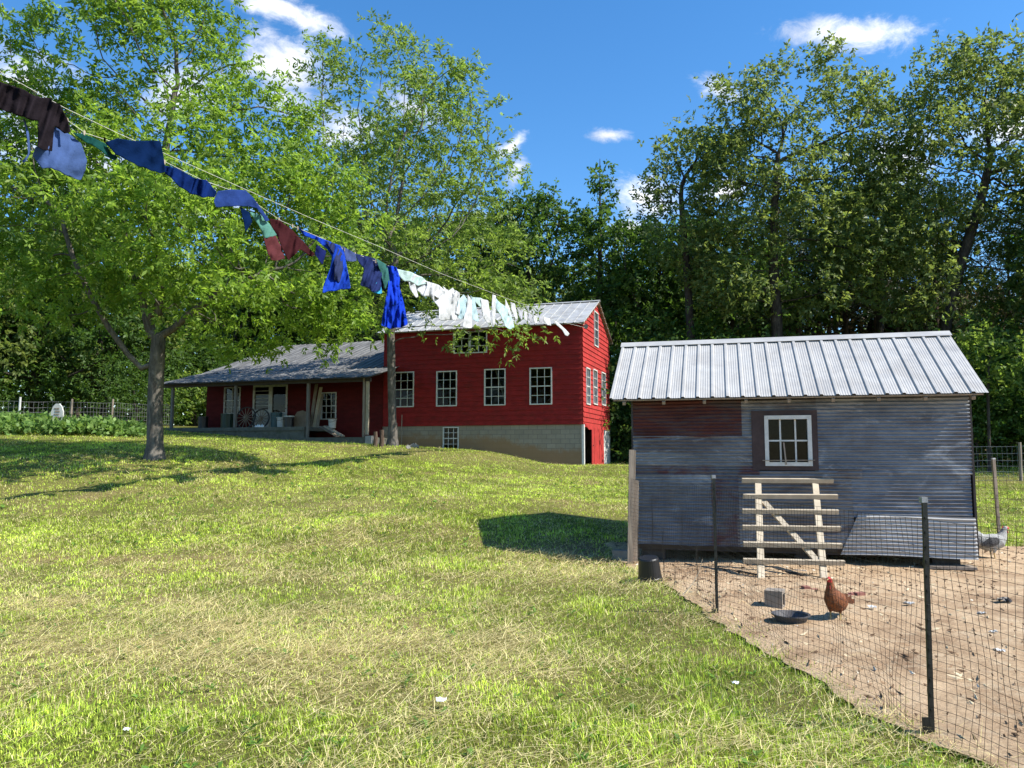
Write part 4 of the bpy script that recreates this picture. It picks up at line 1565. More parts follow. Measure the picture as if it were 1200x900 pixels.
# upturned bucket
P = on_ground(762, 681)
mb = MB().lathe((0, 0, 0), [(.150, 0), (.156, .0), (.156, .018), (.145, .02), (.147, .05), (.142, .055), (.122, .275), (.112, .29), (.09, .285), (.001, .283)], 28)
Rm = Matrix.Rotation(R(-5), 3, 'Y') @ Matrix.Rotation(R(8), 3, 'X')
mb.v = [tuple(Rm @ Vector(v) + P + Vector((0, 0, .004))) for v in mb.v]
buck = mb.build('bucket', M['black'], None, P)
tag(buck, 'black plastic bucket standing upside down by the yard fence', 'bucket')
hb = MB()
hb.tube([tuple(Rm @ Vector((.158 * math.cos(a), -.158 * math.sin(a), .035 - .025 * math.sin(a))) + P) for a in np.linspace(.1, math.pi - .1, 10)], .004, 5)
hb.build('bail', M['iron'], buck)
# broken brick thing
P = on_ground(943, 694)
b = MB(); b.obox(P + Vector((0, 0, .0)), (.07, .01, 0), (-.01, .08, 0), (0, 0, .06)); b.obox(P + Vector((.075, .01, 0)), (.09, .012, 0), (-.01, .06, 0), (0, 0, .03))
tag(b.build('broken_brick', M['brick'], None, P), 'broken red brick on the dirt left of the brown hen', 'brick')
P = on_ground(1003, 700)
b = MB()
for k in range(3): b.obox(P + Vector((.05 * k - .08, .03 * (k % 2), 0)), (.1, .03, 0), (-.02, .06, 0), (0, 0, .025 + .01 * k))
tag(b.build('clay_shard', M['brick'], None, P), 'flat reddish clay shards on the dirt right of the brown hen', 'shard')


def scrap(px, py, s, label, mat='paper', name='paper_scrap', cat='litter', grp=None):
    s *= .75
    P = on_ground(px, py)
    rr = random.Random(int(px * 7 + py))
    mb = MB(); n = 6
    vs = []
    for j in range(n):
        for i in range(n):
            a, b = i / (n - 1) - .5, j / (n - 1) - .5
            vs.append(P + Vector((a * s * (1 + .3 * b) + rr.uniform(-.05, .05) * s, b * s * .7 + rr.uniform(-.08, .08) * s, .03 + rr.uniform(0, .32) * s)))
    mb.add(vs, [(j * n + i, j * n + i + 1, (j + 1) * n + i + 1, (j + 1) * n + i) for j in range(n - 1) for i in range(n - 1)])
    o = mb.build(name, M[mat], None, P)
    md = o.modifiers.new('thick', 'SOLIDIFY'); md.thickness = .002
    return tag(o, label, cat, grp)


scrap(517, 827, .085, 'crumpled white paper scrap on the grass in the middle foreground')
scrap(862, 806, .06, 'small white scrap on the grass near the yard fence')
scrap(148, 862, .05, 'little white scrap in the grass at the lower left')
scrap(1066, 712, .13, 'pale crumpled scrap on the dirt just left of the nearer steel post', 'dullwhite')
scrap(1022, 716, .10, 'dull white scrap on the dirt between the hen and the nearer steel post', 'dullwhite')
scrap(1151, 723, .09, 'pale scrap lying on the dirt right of the nearer steel post', 'dullwhite')
scrap(1165, 745, .08, 'small pale scrap farther right on the yard dirt', 'dullwhite')
scrap(1172, 768, .10, 'pale torn scrap on the dirt at the right edge', 'dullwhite')
scrap(1176, 709, .2, 'dark heap of matted feathers on the dirt at the right edge', 'iron', 'feather_heap', 'feathers')
scrap(934, 738, .03, 'tiny white chip in front of the feed pan', 'paper', 'white_chip')
o = MB().beam(on_ground(931, 670) + Vector((0, 0, .02)), on_ground(945, 671) + Vector((0, 0, .02)), .02, .02).build('wood_offcut', M['white'], None, on_ground(938, 671))
tag(o, 'white wood offcut lying between the feet of the roost ladder', 'offcut')
for i, (x0, y0, x1, y1, lab) in enumerate([(838, 668, 905, 679, 'dark strip laid as a shadow on the dirt left of the roost ladder'), (905, 668, 964, 683, 'long dark strip laid as a shadow between the feet of the roost ladder'),
                                           (912, 699, 950, 706, 'thin dark twig behind the feed pan')][:2]):
    a, b = on_ground(x0, y0), on_ground(x1, y1)
    m_ = a.lerp(b, .5) + Vector((0, .05, .01))
    o = MB().tube([a + Vector((0, 0, .02)), m_ + Vector((0, 0, .02)), b + Vector((0, 0, .02))], [.016, .013, .008], 6).build('shadow_strip', M['barkdark'], None, a)  # dark tubes laid in place of shadow lines around the ladder
    tag(o, lab, 'shadow_strip')
# bent twig hooked in the fence
o = MB().tube([at(800, 697, 8.2), at(812, 684, 8.25), at(820, 668, 8.3), at(823, 655, 8.3)], [.006, .005, .004, .003], 5).build('twig', M['palewood'], None, at(800, 697, 8.2))
tag(o, 'thin pale twig caught upright in the yard netting', 'twig')

# pale arched marker in the garden
Ym = 30.6
P = at(66, 497, Ym); P.z = gh(P.x, P.y)
mw = 14 / 900 * Ym; mh = at(66, 473, Ym).z - P.z
prof = [(-.5, 0), (.5, 0), (.5, .72), (.36, .9), (.14, 1), (-.14, 1), (-.36, .9), (-.5, .72)]
mb = MB()
k = len(prof)
vs = [P + Vector((x * mw, 0, z * mh)) for x, z in prof] + [P + Vector((x * mw, .08, z * mh)) for x, z in prof]
mb.add(vs, [tuple(range(k)), tuple(range(2 * k - 1, k - 1, -1))] + [(i, (i + 1) % k, (i + 1) % k + k, i + k) for i in range(k)])
mk = empty('headstone', P, 'pale arched headstone-like marker standing in the vine garden', 'marker')
mb.build('slab', M['dullwhite'], mk)
ib = MB()
for q in range(5):
    ib.obox(P + Vector((-.22 * mw + .05 * mw * (q % 2), -.012, (.4 + .1 * q) * mh)), (.4 * mw, 0, 0), (0, .01, 0), (0, 0, .05 * mh))
ib.build('inscription', M['wood'], mk)
P2 = at(57, 497, Ym + .3); P2.z = gh(P2.x, P2.y)
b = MB(); b.obox(P2 - Vector((.12, 0, .1)), (.24, 0, 0), (0, .1, 0), (0, 0, .55)); b.obox(P2 - Vector((.07, -.01, -.45)), (.08, 0, 0), (0, .08, 0), (0, 0, .12))
tag(b.build('small_marker', M['dullwhite'], None, P2), 'low pale stub left of the arched marker', 'marker')


# ------------------------------------------------------------------ poultry
def bird(name, P, ang, scale, mats, label, upright=.0, tail=0.6, cat='hen'):
    """one continuous lofted body, legs fused in by a voxel remesh; faces +x before turning"""
    root = empty(name, P, label, cat)
    # spine from tail tip to beak root: x, z, half width, half height
    u = upright
    if u > .5:
        ring = [(-.20, .20, .012, .05), (-.165, .17, .035, .065), (-.12, .155, .06, .075), (-.06, .165, .076, .09), (0, .19, .082, .10),
                (.04, .225, .075, .09), (.062, .265, .056, .066), (.07, .305, .04, .046), (.073, .342, .031, .035), (.078, .375, .027, .03), (.096, .392, .021, .022), (.112, .392, .008, .008)]
    else:
        ring = [(-.30, .36, .006, .03), (-.25, .33, .016, .06), (-.19, .27, .035, .075), (-.13, .215, .065, .085), (-.06, .195, .085, .098), (.01, .2, .09, .10),
                (.07, .225, .08, .088), (.105, .265, .055, .058), (.125, .31, .036, .038), (.135, .345, .028, .03), (.15, .365, .025, .027), (.172, .366, .019, .019), (.186, .364, .008, .008)]
    mb = MB(); n = 14
    pts = [Vector((r[0], 0, r[1])) for r in ring]
    vs = []
    for i, r in enumerate(ring):
        t_ = (pts[min(i + 1, len(pts) - 1)] - pts[max(i - 1, 0)]).normalized()
        nrm = Vector((-t_.z, 0, t_.x))
        for k in range(n):
            a = 2 * math.pi * k / n
            vs.append(pts[i] + Vector((0, 1, 0)) * math.cos(a) * r[2] + nrm * math.sin(a) * r[3])
    fs = [(i * n + k, i * n + (k + 1) % n, (i + 1) * n + (k + 1) % n, (i + 1) * n + k) for i in range(len(ring) - 1) for k in range(n)]
    fs += [tuple(range(n))[::-1], tuple((len(ring) - 1) * n + k for k in range(n))]
    mb.add(vs, fs)
    for sy in (-1, 1):
        x0 = .005
        mb.tube([(x0 - .02, sy * .045, .15), (x0 - .005, sy * .045, .11), (x0 - .012, sy * .045, .075), (x0, sy * .045, .0), ], [.036, .022, .0085, .008], 8)
        for (dx, dy) in ((.055, 0), (.045, .03), (.045, -.03), (-.03, 0)):
            mb.tube([(x0, sy * .045, .008), (x0 + dx, sy * .045 + dy, .005)], [.007, .004], 6)
    me = bpy.data.meshes.new(name + '_raw')
    me.from_pydata([tuple(v) for v in mb.v], [], mb.f)
    tmp = bpy.data.objects.new('tmp', me); COL.objects.link(tmp)
    rm = tmp.modifiers.new('r', 'REMESH'); rm.mode = 'VOXEL'; rm.voxel_size = .005; rm.use_smooth_shade = True
    sm = tmp.modifiers.new('s', 'SMOOTH'); sm.factor = .5; sm.iterations = 3
    dg = bpy.context.evaluated_depsgraph_get()
    m2 = bpy.data.meshes.new_from_object(tmp.evaluated_get(dg))
    bpy.data.objects.remove(tmp)
    c, s = math.cos(ang), math.sin(ang)
    m2.materials.clear()
    for mm in mats[:3]:
        m2.materials.append(mm)
    hx = ring[-4][0]; hz = ring[-4][1]
    for p in m2.polygons:
        cc = p.center
        if cc.z < .085 and abs(cc.x) < .09: p.material_index = 1
        elif cc.x > ring[-3][0] + .012 and cc.z > ring[-3][1] - .014: p.material_index = 2
    co = np.empty(len(m2.vertices) * 3, np.float32); m2.vertices.foreach_get('co', co); co = co.reshape(-1, 3) * scale
    co = np.stack([co[:, 0] * c - co[:, 1] * s, co[:, 0] * s + co[:, 1] * c, co[:, 2]], 1)
    m2.vertices.foreach_set('co', co.ravel().astype(np.float32))
    body = bpy.data.objects.new('body', m2); COL.objects.link(body); body.parent = root

    def put(mbx, nm, mat):
        mbx.v = [tuple(Vector((x * c - y * s, x * s + y * c, z)) * scale + Vector(P)) for x, y, z in mbx.v]
        return mbx.build(nm, mat, root)
    top = (hx + .005, hz + .025)
    cb = MB()
    for k in range(4):
        x = top[0] - .022 + k * .014
        cb.add([(x - .01, -.003, top[1] - .006), (x + .01, -.003, top[1] - .006), (x, -.002, top[1] + .022 - .003 * k), (x - .01, .003, top[1] - .006), (x + .01, .003, top[1] - .006), (x, .002, top[1] + .022 - .003 * k)],
               [(0, 1, 2), (5, 4, 3), (0, 2, 5, 3), (1, 4, 5, 2)])
    put(cb, 'comb', mats[2])
    wt2 = MB()
    for sy in (-1, 1): wt2.tube([(hx + .028, sy * .01, hz - .008), (hx + .03, sy * .012, hz - .036)], [.006, .009], 6)
    put(wt2, 'wattle', mats[2])
    put(MB().tube([(ring[-1][0] - .01, 0, ring[-1][1]), (ring[-1][0] + .022, 0, ring[-1][1] - .008)], [.009, .001], 6), 'beak', mats[1])
    ey = MB()
    for sy in (-1, 1): ey.lathe((hx + .016, sy * .0215, hz + .006), [(.0045, 0), (.003, .003), (.0005, .0042)], 8, (0, sy, 0))
    put(ey, 'eye', M['black'])
    tf = MB()
    rr = random.Random(5)
    for k in range(7):
        a0_ = (-.17 if u > .5 else -.2, (k - 3) * .008, .17 if u > .5 else .27)
        a1_ = (a0_[0] - .10 - .03 * rr.random(), (k - 3) * .016, a0_[2] + (.0 if u > .5 else .14) + .03 * rr.uniform(-1, 1))
        tf.beam(a0_, a1_, .008, .04, (0, 0, 1))
    put(tf, 'tail_feathers', mats[3])
    wg = MB()
    for sy in (-1, 1):
        zz = .18 if u > .5 else .205
        w2 = MB(); yw = .068 if u > .5 else .082
        w2.tube([(.045, 0, zz + .02), (.02, 0, zz + .02), (-.04, 0, zz + .005), (-.1, 0, zz - .02), (-.15, 0, zz - .035)], [.012, .042, .055, .036, .006], 12)
        w2.v = [(x, sy * yw + y * .3 - sy * .12 * max(0, -x - .02), z) for x, y, z in w2.v]
        wg.add(w2.v, w2.f)
    put(wg, 'wing', mats[3] if u <= .5 else mats[0])
    return root


def feather(name, a, b, scale=60, bars=False):
    t = NT(name)
    v = t.coord((1, 1, 1))
    if bars:
        wv = t.n('ShaderNodeTexWave'); wv.inputs['Scale'].default_value = 26; wv.inputs['Distortion'].default_value = 6; wv.inputs['Detail'].default_value = 2
        t.l(v, wv.inputs['Vector']); f = wv.outputs['Fac']
    else:
        f = t.noise(scale, 4, .7, v)
    return t.done(t.bsdf(t.ramp(f, [(.35, a), (.65, b)]), .7, 0, .25, bump=t.noise(90, 2, .5, v), bstr=.5, bdist=.01))


M['hen'] = feather('brown_feathers', (.085, .028, .011), (.23, .078, .026), 34)
M['hen2'] = feather('dark_brown_feathers', (.06, .022, .01), (.16, .055, .02), 34)
M['barred'] = feather('barred_feathers', (.10, .10, .10), (.55, .54, .5), bars=True)
M['dark_f'] = feather('charcoal_feathers', (.03, .03, .03), (.16, .155, .15))
M['shank'] = paint('yellow_shank', (.5, .36, .14), .6, .15, 20)
M['comb'] = paint('red_comb', (.5, .03, .03), .5, .15, 30)
bird('hen', on_ground(979, 729), R(222), 1.03, [M['hen'], M['shank'], M['comb'], M['hen2']], 'russet brown hen with a red comb standing upright beside the feed pan', 1)
bird('rooster', on_ground(1164, 656), R(-8), 1.3, [M['barred'], M['shank'], M['comb'], M['dark_f']], 'grey barred rooster with a dark tail by the henhouse corner', 0, cat='rooster')
# ------------------------------------------------------------------ clothesline
from mathutils import noise as mnoise
def rope_Y(px):
    return 1.0 / (.0859 - .0000802 * px)


UP = [(-260, -60), (-120, 20), (0, 84), (75, 126), (140, 157), (191, 179), (290, 223), (363, 255), (447, 290), (518, 321), (600, 352), (686, 381)]
LOW = [(-260, -48), (-120, 34), (0, 97), (25, 108), (50, 120), (100, 156), (125, 164), (160, 175), (190, 188), (237, 211), (285, 228), (330, 259), (372, 277), (400, 291), (440, 306), (470, 317), (520, 338), (560, 352), (605, 360), (645, 374), (686, 384)]
cl = empty('clothesline', at(686, 383, rope_Y(686)), 'long twin-strand pulley clothesline sloping down to the farmhouse gable', 'clothesline')


def curve_pts(L, n=4):
    out = []
    for a, b in zip(L[:-1], L[1:]):
        for k in range(n):
            f = k / n
            out.append((a[0] + (b[0] - a[0]) * f, a[1] + (b[1] - a[1]) * f))
    out.append(L[-1])
    return out


for L, off in ((UP, .12), (LOW, .06)):
    MB().tube([at(x, y, rope_Y(x) + off) for x, y in curve_pts(L, 1)], .0048, 6).build('rope', M['rope'], cl)
pc = at(686, 382.5, rope_Y(686)) + Vector((.03, .05, 0))
MB().lathe(pc - Vector((0, .03, 0)), [(.001, 0), (.10, 0), (.085, .03), (.10, .06), (.001, .06)], 16, (-.35, .93, 0)).build('pulley', M['iron'], cl)


def cloth_mat(name, c, transl=.18):
    t = NT(name)
    v = t.coord()
    n = t.noise(7, 4, .6, v)
    col = t.ramp(n, [(.3, tuple(x * .88 for x in c)), (.7, tuple(min(1, x * 1.08) for x in c))])
    wv = t.noise(60, 3, .6, v)
    b = t.bsdf(col, .9, 0, .04, bump=t.noise(16, 3, .5, v), bstr=.35, bdist=.03)
    tr = t.n('ShaderNodeBsdfTranslucent'); t.l(col, tr.inputs['Color'])
    mx = t.n('ShaderNodeMixShader'); mx.inputs[0].default_value = transl
    t.l(b.outputs[0], mx.inputs[1]); t.l(tr.outputs[0], mx.inputs[2])
    return t.done(mx)


CM = {}


def garment(name, label, cat, pts, color, off=0.0, fold=.05, freq=9.0, lean=.35, billow=.08, trim=None, group='washing on the clothesline'):
    key = tuple(color)
    if key not in CM:
        CM[key] = cloth_mat('cloth_%d_%d_%d' % tuple(int(c * 99) for c in color), color)
    if group.startswith('white'):
        cx_ = sum(p[0] for p in pts) / len(pts)
        pts = [(cx_ + (p[0] - cx_) * 1.28, p[1]) for p in pts]
    raw = list(pts)
    sm_ = []
    for i in range(len(raw)):
        a, b = raw[i], raw[(i + 1) % len(raw)]
        sm_ += [(a[0] * .95 + b[0] * .05, a[1] * .95 + b[1] * .05), (a[0] * .05 + b[0] * .95, a[1] * .05 + b[1] * .95)]
    pts = sm_
    x0_, x1_ = min(p[0] for p in pts), max(p[0] for p in pts)
    bm = bmesh.new()
    vs = [bm.verts.new((x, -y, 0)) for x, y in pts]
    f = bm.faces.new(vs)
    bmesh.ops.triangulate(bm, faces=[f])
    for _ in range(5):
        long_ = [e for e in bm.edges if e.calc_length() > (2.2 if x1_ - x0_ > 30 else 1.5)]
        if not long_:
            break
        bmesh.ops.subdivide_edges(bm, edges=long_, cuts=1)
        bmesh.ops.triangulate(bm, faces=bm.faces[:])
    rr = random.Random(len(label) * 13 + int(pts[0][0]))
    p1, p2 = rr.uniform(0, 6), rr.uniform(0, 6)
    xs = [p[0] for p in pts]; ys = [p[1] for p in pts]
    x0, x1, y0, y1 = min(xs), max(xs), min(ys), max(ys)
    loc = at((x0 + x1) / 2, y0, rope_Y((x0 + x1) / 2))
    for v in bm.verts:
        px, py = v.co.x, -v.co.y
        Y = rope_Y(px)
        sc = Y / FPX                         # metres per pixel here
        ax = (px - x0 + lean * (py - y0)) * sc
        dn = (py - y0) / max(1, y1 - y0)
        ay = (py - y0) * sc
        q1 = mnoise.noise(Vector((ax * freq * .55 + p1, ay * 1.6, p2)))
        q2 = mnoise.noise(Vector((ax * freq * 1.25 + p2, ay * 2.2, p1)))
        q3 = mnoise.noise(Vector((px * sc * 5.5 + p2, ay * 5.0, p1 + 3)))
        d = fold * (5.5 * q1 * (.45 + .55 * dn) + 2.6 * q2) + .055 * q3
        d -= billow * math.sin(math.pi * min(1, (px - x0) / max(1, x1 - x0))) * dn + .03
        P = at(px, py + .5 * dn * math.sin(px * .45 + p2), Y + off + d)
        v.co = P - loc
    bm.normal_update()
    me = bpy.data.meshes.new(name)
    bm.to_mesh(me); bm.free()
    me.polygons.foreach_set('use_smooth', np.ones(len(me.polygons), bool))
    me.materials.append(CM[key])
    o = bpy.data.objects.new(name, me); COL.objects.link(o); o.location = loc
    md = o.modifiers.new('thick', 'SOLIDIFY'); md.thickness = .006; md.offset = 0
    lows = [(p, abs(p[1] - np.interp(p[0], [q[0] for q in LOW], [q[1] for q in LOW]))) for p in raw if -30 < p[0] < 480]
    lows = sorted(p for p, e in lows if e < 6)
    for p in ({lows[0], lows[-1]} if lows else ()):
        yy = np.interp(p[0], [q[0] for q in LOW], [q[1] for q in LOW])
        q = at(p[0], yy, rope_Y(p[0]) + .01)
        MB().obox(q + Vector((-.006, -.03, -.05)), (.012, 0, 0), (0, .05, 0), (0, 0, .085)).build('clothespin', M['palewood'], o)
    return tag(o, label, cat, group)


BR, LB, NV, N2, DB, MR = (.016, .012, .015), (.055, .096, .225), (.002, .013, .055), (.004, .018, .10), (.02, .045, .17), (.048, .012, .014)
RB, TL_, GB_, WH, MT, AQ = (.010, .045, .46), (.10, .25, .20), (.06, .085, .2), (.56, .56, .56), (.42, .54, .50), (.40, .53, .56)
garment('dark_trousers', 'dark brown work garment at the high near end of the clothesline', 'garment',
        [(-60, 62), (-20, 84), (0, 96), (26, 104), (42, 113), (48, 114), (60, 115), (61, 119), (70, 122), (79, 139), (83, 155), (75, 156), (64, 148), (63, 153), (61, 177), (52, 176), (44, 172), (45, 142), (38, 141), (18, 134), (0, 128), (-40, 108)], BR, -.05, .05, 7)
garment('work_shirt', 'light blue shirt billowing below the dark brown garment', 'shirt',
        [(64, 149), (72, 152), (84, 159), (95, 168), (102, 188), (100, 200), (95, 211), (84, 208), (73, 203), (60, 197), (49, 197), (38, 183), (42, 172), (50, 173)], LB, .06, .03, 4, billow=.2)
garment('shirt_tie', 'narrow pale blue strap dangling left of the light blue shirt', 'strap',
        [(27, 139), (29, 139), (34, 157), (35, 170), (36, 180), (28, 191), (26, 189), (33, 180), (32, 165), (30, 150)], LB, .1, .01, 4)
garment('green_garment', 'narrow dark green garment between the light blue shirt and the navy one', 'garment',
        [(85, 156), (99, 157), (108, 161), (123, 168), (131, 180), (138, 184), (136, 188), (126, 184), (119, 177), (108, 170), (99, 166)], (.01, .06, .05), .02, .03, 8)
garment('navy_dress', 'wide dark navy garment stretched out flat in the wind', 'garment',
        [(123, 167), (137.5, 162), (156, 165), (172, 165), (188, 165), (191.6, 183), (194, 201), (187, 203), (161, 194), (148, 187), (136, 181)], NV, -.03, .04, 3.5, billow=.12)
garment('navy_shirt', 'twisted mid-blue shirt with a dark cuff right of the navy garment', 'shirt',
        [(193, 194), (207, 197), (229, 209), (242, 211), (254, 225), (251, 231), (237, 231), (224, 227), (209, 218), (200, 208), (193, 203)], N2, .02, .05, 9)
garment('blue_sheet', 'flat slate-blue cloth folded over the line above the green shirt', 'cloth',
        [(255, 224), (270, 222), (288, 223), (297, 232), (316, 258), (311, 259), (301, 244), (290, 242), (279, 241.5), (253, 243), (250.6, 236)], DB, -.04, .02, 3, billow=.06)
garment('navy_strip', 'short navy strip hanging under the slate-blue cloth', 'cloth',
        [(281, 242), (292, 249), (295.5, 260), (288, 272.7), (285, 257)], NV, .02, .02, 6)
garment('green_shirt', 'sea-green shirt between the slate-blue cloth and the maroon garments', 'shirt',
        [(292, 248), (306.5, 252.5), (317, 264), (325, 276), (310, 280), (304.7, 267)], TL_, .03, .04, 8)
garment('maroon_trousers', 'smaller brick-maroon garment below the sea-green shirt', 'garment',
        [(309, 279), (323, 276), (330, 290), (334, 304), (318, 305.7), (313, 295)], (.10, .028, .03), .0, .02, 7)
garment('maroon_dress', 'large dark maroon garment blown sideways in the middle of the line', 'garment',
        [(315.7, 256), (327, 258), (343, 270), (356, 284), (369, 298), (365, 301), (351, 292), (345, 299), (338, 305.7), (331, 292), (325, 278), (318, 266)], MR, .03, .05, 8)
garment('indigo_cuff', 'dark indigo scrap hanging between the maroon garment and the blue dress', 'cloth',
        [(371, 286), (382.6, 294.7), (378, 310), (369, 298)], (.01, .016, .09), .05, .02, 6)
garment('blue_dress', 'shorter bright blue dress beside the maroon garment', 'dress',
        [(349, 266), (358, 272), (381, 281), (399, 288), (404, 298), (406, 310), (409, 325), (411, 338), (393, 340.5), (378, 343), (379, 334), (387, 315), (389, 300.5), (383, 291.6), (370, 281), (356, 276)], (.012, .05, .38), -.03, .06, 9)
garment('dark_apron', 'dark slate apron lying over the shorter blue dress', 'apron',
        [(381, 282), (392, 285), (401, 297), (402, 315), (398, 331), (391, 328), (392, 312), (391, 298)], (.03, .04, .10), -.1, .04, 9)
garment('grey_blue_shirt', 'grey-blue shirt bunched right of the shorter blue dress', 'shirt',
        [(400.5, 288), (416.5, 297), (418, 305), (411, 307), (406, 306)], GB_, .0, .03, 9)
garment('navy_skirt', 'navy skirt with grey folds left of the royal blue dress', 'skirt',
        [(416, 297), (440, 303), (447, 318), (450, 339), (437, 342), (430, 337), (422, 334), (427, 315), (420, 307)], (.018, .028, .10), .03, .06, 10)
garment('aqua_cloth', 'small bright aqua cloth under the navy skirt', 'cloth',
        [(437, 328), (446, 332), (448, 344), (436, 343)], (.05, .34, .56), .1, .01, 8)
garment('green_apron', 'dark sea-green apron left of the royal blue dress', 'apron',
        [(441, 303), (454, 311), (457, 332), (451, 339.6), (445, 316.5)], (.04, .13, .115), .0, .03, 9)
garment('royal_dress', 'long royal blue dress hanging straight down with pleats', 'dress',
        [(454, 312), (459, 311.5), (464.5, 313), (469, 325), (468, 336), (473.4, 355.6), (478, 380.5), (467, 384.5), (459, 385), (446.7, 382), (450, 361), (455, 336), (455.6, 323.6)], RB, -.05, .09, 15, lean=0, billow=.02)
G = 'white washing at the far end of the line'
garment('mint_blouse', 'pale mint garment right next to the royal blue dress', 'garment', [(464, 314), (481, 318.5), (492, 325), (498, 332), (488, 335), (481, 330), (475, 329), (470, 323)], MT, .0, .03, 9, group=G)
garment('white_sleeve', 'narrow white sleeve hanging under the pale mint garment', 'garment', [(480, 329), (486, 333), (489, 348), (487, 349), (481, 338)], WH, .05, .02, 9, group=G)
garment('white_shirt', 'large white shirt blown aslant, with a mint patch of cloth behind', 'shirt', [(490, 321), (502, 331), (514, 342), (520, 358), (515, 353), (508, 347), (497, 347.5), (490, 338), (484, 328)], WH, .0, .05, 9, group=G)
garment('white_apron', 'longest broad white apron with a straight lower hem', 'apron', [(503, 329), (515, 334), (521, 341), (531, 345), (532, 375), (515, 375.5), (515, 361), (508, 349)], WH, -.08, .05, 11, lean=.1, group=G)
garment('white_pillowcase', 'narrow white cloth touching the right edge of the long white apron', 'cloth', [(521, 335), (526, 341), (530, 337), (534, 345), (533, 361), (529, 371), (524, 352)], WH, .06, .04, 12, group=G)
garment('white_towel', 'slim white towel left of the pale mint towel', 'towel', [(534, 340), (538, 343), (538, 370), (533.5, 366)], WH, .0, .03, 14, group=G)
garment('mint_towel', 'broad pale mint towel left of the longest white stocking-like cloth', 'towel', [(543, 345), (547, 352), (549, 374), (540, 373.5), (536, 371), (538, 352)], AQ, .05, .04, 12, group=G)
garment('long_white_cloth', 'long narrow white cloth hanging lowest among the whites', 'cloth', [(548, 345), (552, 352), (552, 384), (543, 384.5), (545, 370), (547, 360)], WH, -.05, .03, 12, group=G)
garment('aqua_towel', 'slim aqua towel right of the longest narrow white cloth', 'towel', [(552, 346), (556, 352), (560, 377), (552, 374), (553, 355)], AQ, .0, .03, 12, group=G)
garment('mint_bib', 'small mint bib above the gap between aqua and white towels', 'cloth', [(554, 348), (563, 349), (567, 352), (566, 364), (560, 357)], MT, .05, .02, 12, group=G)
garment('white_hand_towel', 'white hand towel right of the small mint bib', 'towel', [(564.6, 350), (571.5, 352), (574, 377.7), (570, 378), (566, 369.4)], WH, .0, .03, 14, group=G)
garment('white_ribbon_cloth', 'thin straight white cloth left of the slanting pale aqua one', 'cloth', [(577.4, 345), (580.6, 346.5), (579.7, 381), (577.4, 382), (576.5, 362)], WH, -.05, .02, 14, group=G)
garment('slanting_aqua_cloth', 'pale aqua cloth slanting down to the right before the eave', 'cloth', [(582, 348), (586.6, 354.7), (595, 362), (600, 384), (596, 386.4), (592, 382.7), (586, 367), (580, 357)], (.46, .60, .60), .0, .04, 10, group=G)
garment('white_slip', 'white cloth behind the slanting pale aqua one', 'cloth', [(593, 350), (597, 361), (599, 371), (597, 371), (593, 360)], WH, .08, .02, 12, group=G)
garment('white_strip', 'last tall white strip before the row of small whites', 'cloth', [(599, 354), (603, 355.7), (606, 374), (604, 375), (600, 363)], WH, .0, .02, 12, group=G)
SM = [[(607, 362), (613, 364), (612, 375), (608, 371)], [(613.5, 364), (618, 366), (618, 377), (614.5, 374)], [(618.5, 366), (624, 369), (623, 378), (620, 375)], [(625, 369), (630, 371), (629, 380), (625, 377)],
      [(631, 371), (638, 372), (637, 379), (632, 378)], [(637, 371.5), (644, 373), (646, 382), (641, 381), (638, 377)]]
GY = (.42, .42, .45)
for i, s in enumerate(SM):
    garment('sock', 'small white or grey sock bunched near the far end of the line', 'sock', s, WH if i % 2 else GY, .0, .03, 14, group='small socks at the far end of the line')
garment('stocking', 'white stocking blown out at the very far end of the line', 'stocking', [(651, 375.5), (655, 378), (658, 381.3), (662, 386), (665.4, 391.4), (664, 394.2), (661.7, 393), (659, 386.8), (653.5, 381)], WH, .0, .02, 9, group=G)
# ------------------------------------------------------------------ trees
def sample_lobes(lobes, n, Y0, depth, rng, hollow=.35, per=26, clump=.42):
    """lobes: (px, py, rx, ry[, dY]) pixel ellipses at depth Y0 -> points inside world ellipsoids"""
    w_ = np.array([(l[2] * l[3] * min(l[2], l[3])) ** .72 for l in lobes], float)
    nc = max(8, int(n / per))
    ids = rng.choice(len(lobes), nc, p=w_ / w_.sum())
    out = np.empty((nc, 3))
    for k in range(nc):
        l = lobes[ids[k]]
        Y = Y0 + (l[4] if len(l) > 4 else 0)
        c = at(l[0], l[1], Y)
        s = Y / FPX
        v = rng.normal(size=3); v /= np.linalg.norm(v)
        r = (hollow + (1 - hollow) * rng.random()) ** (1 / 2.2)
        ry = min(l[2] * s * depth, 4.6)
        out[k] = (c.x + v[0] * r * l[2] * s, c.y + v[1] * r * ry, c.z + v[2] * r * l[3] * s)
    q = out[rng.integers(0, nc, n)]
    return q + rng.normal(size=(n, 3)) * clump * np.array([1, 1, .62]) * rng.uniform(.5, 1.2, (n, 1))


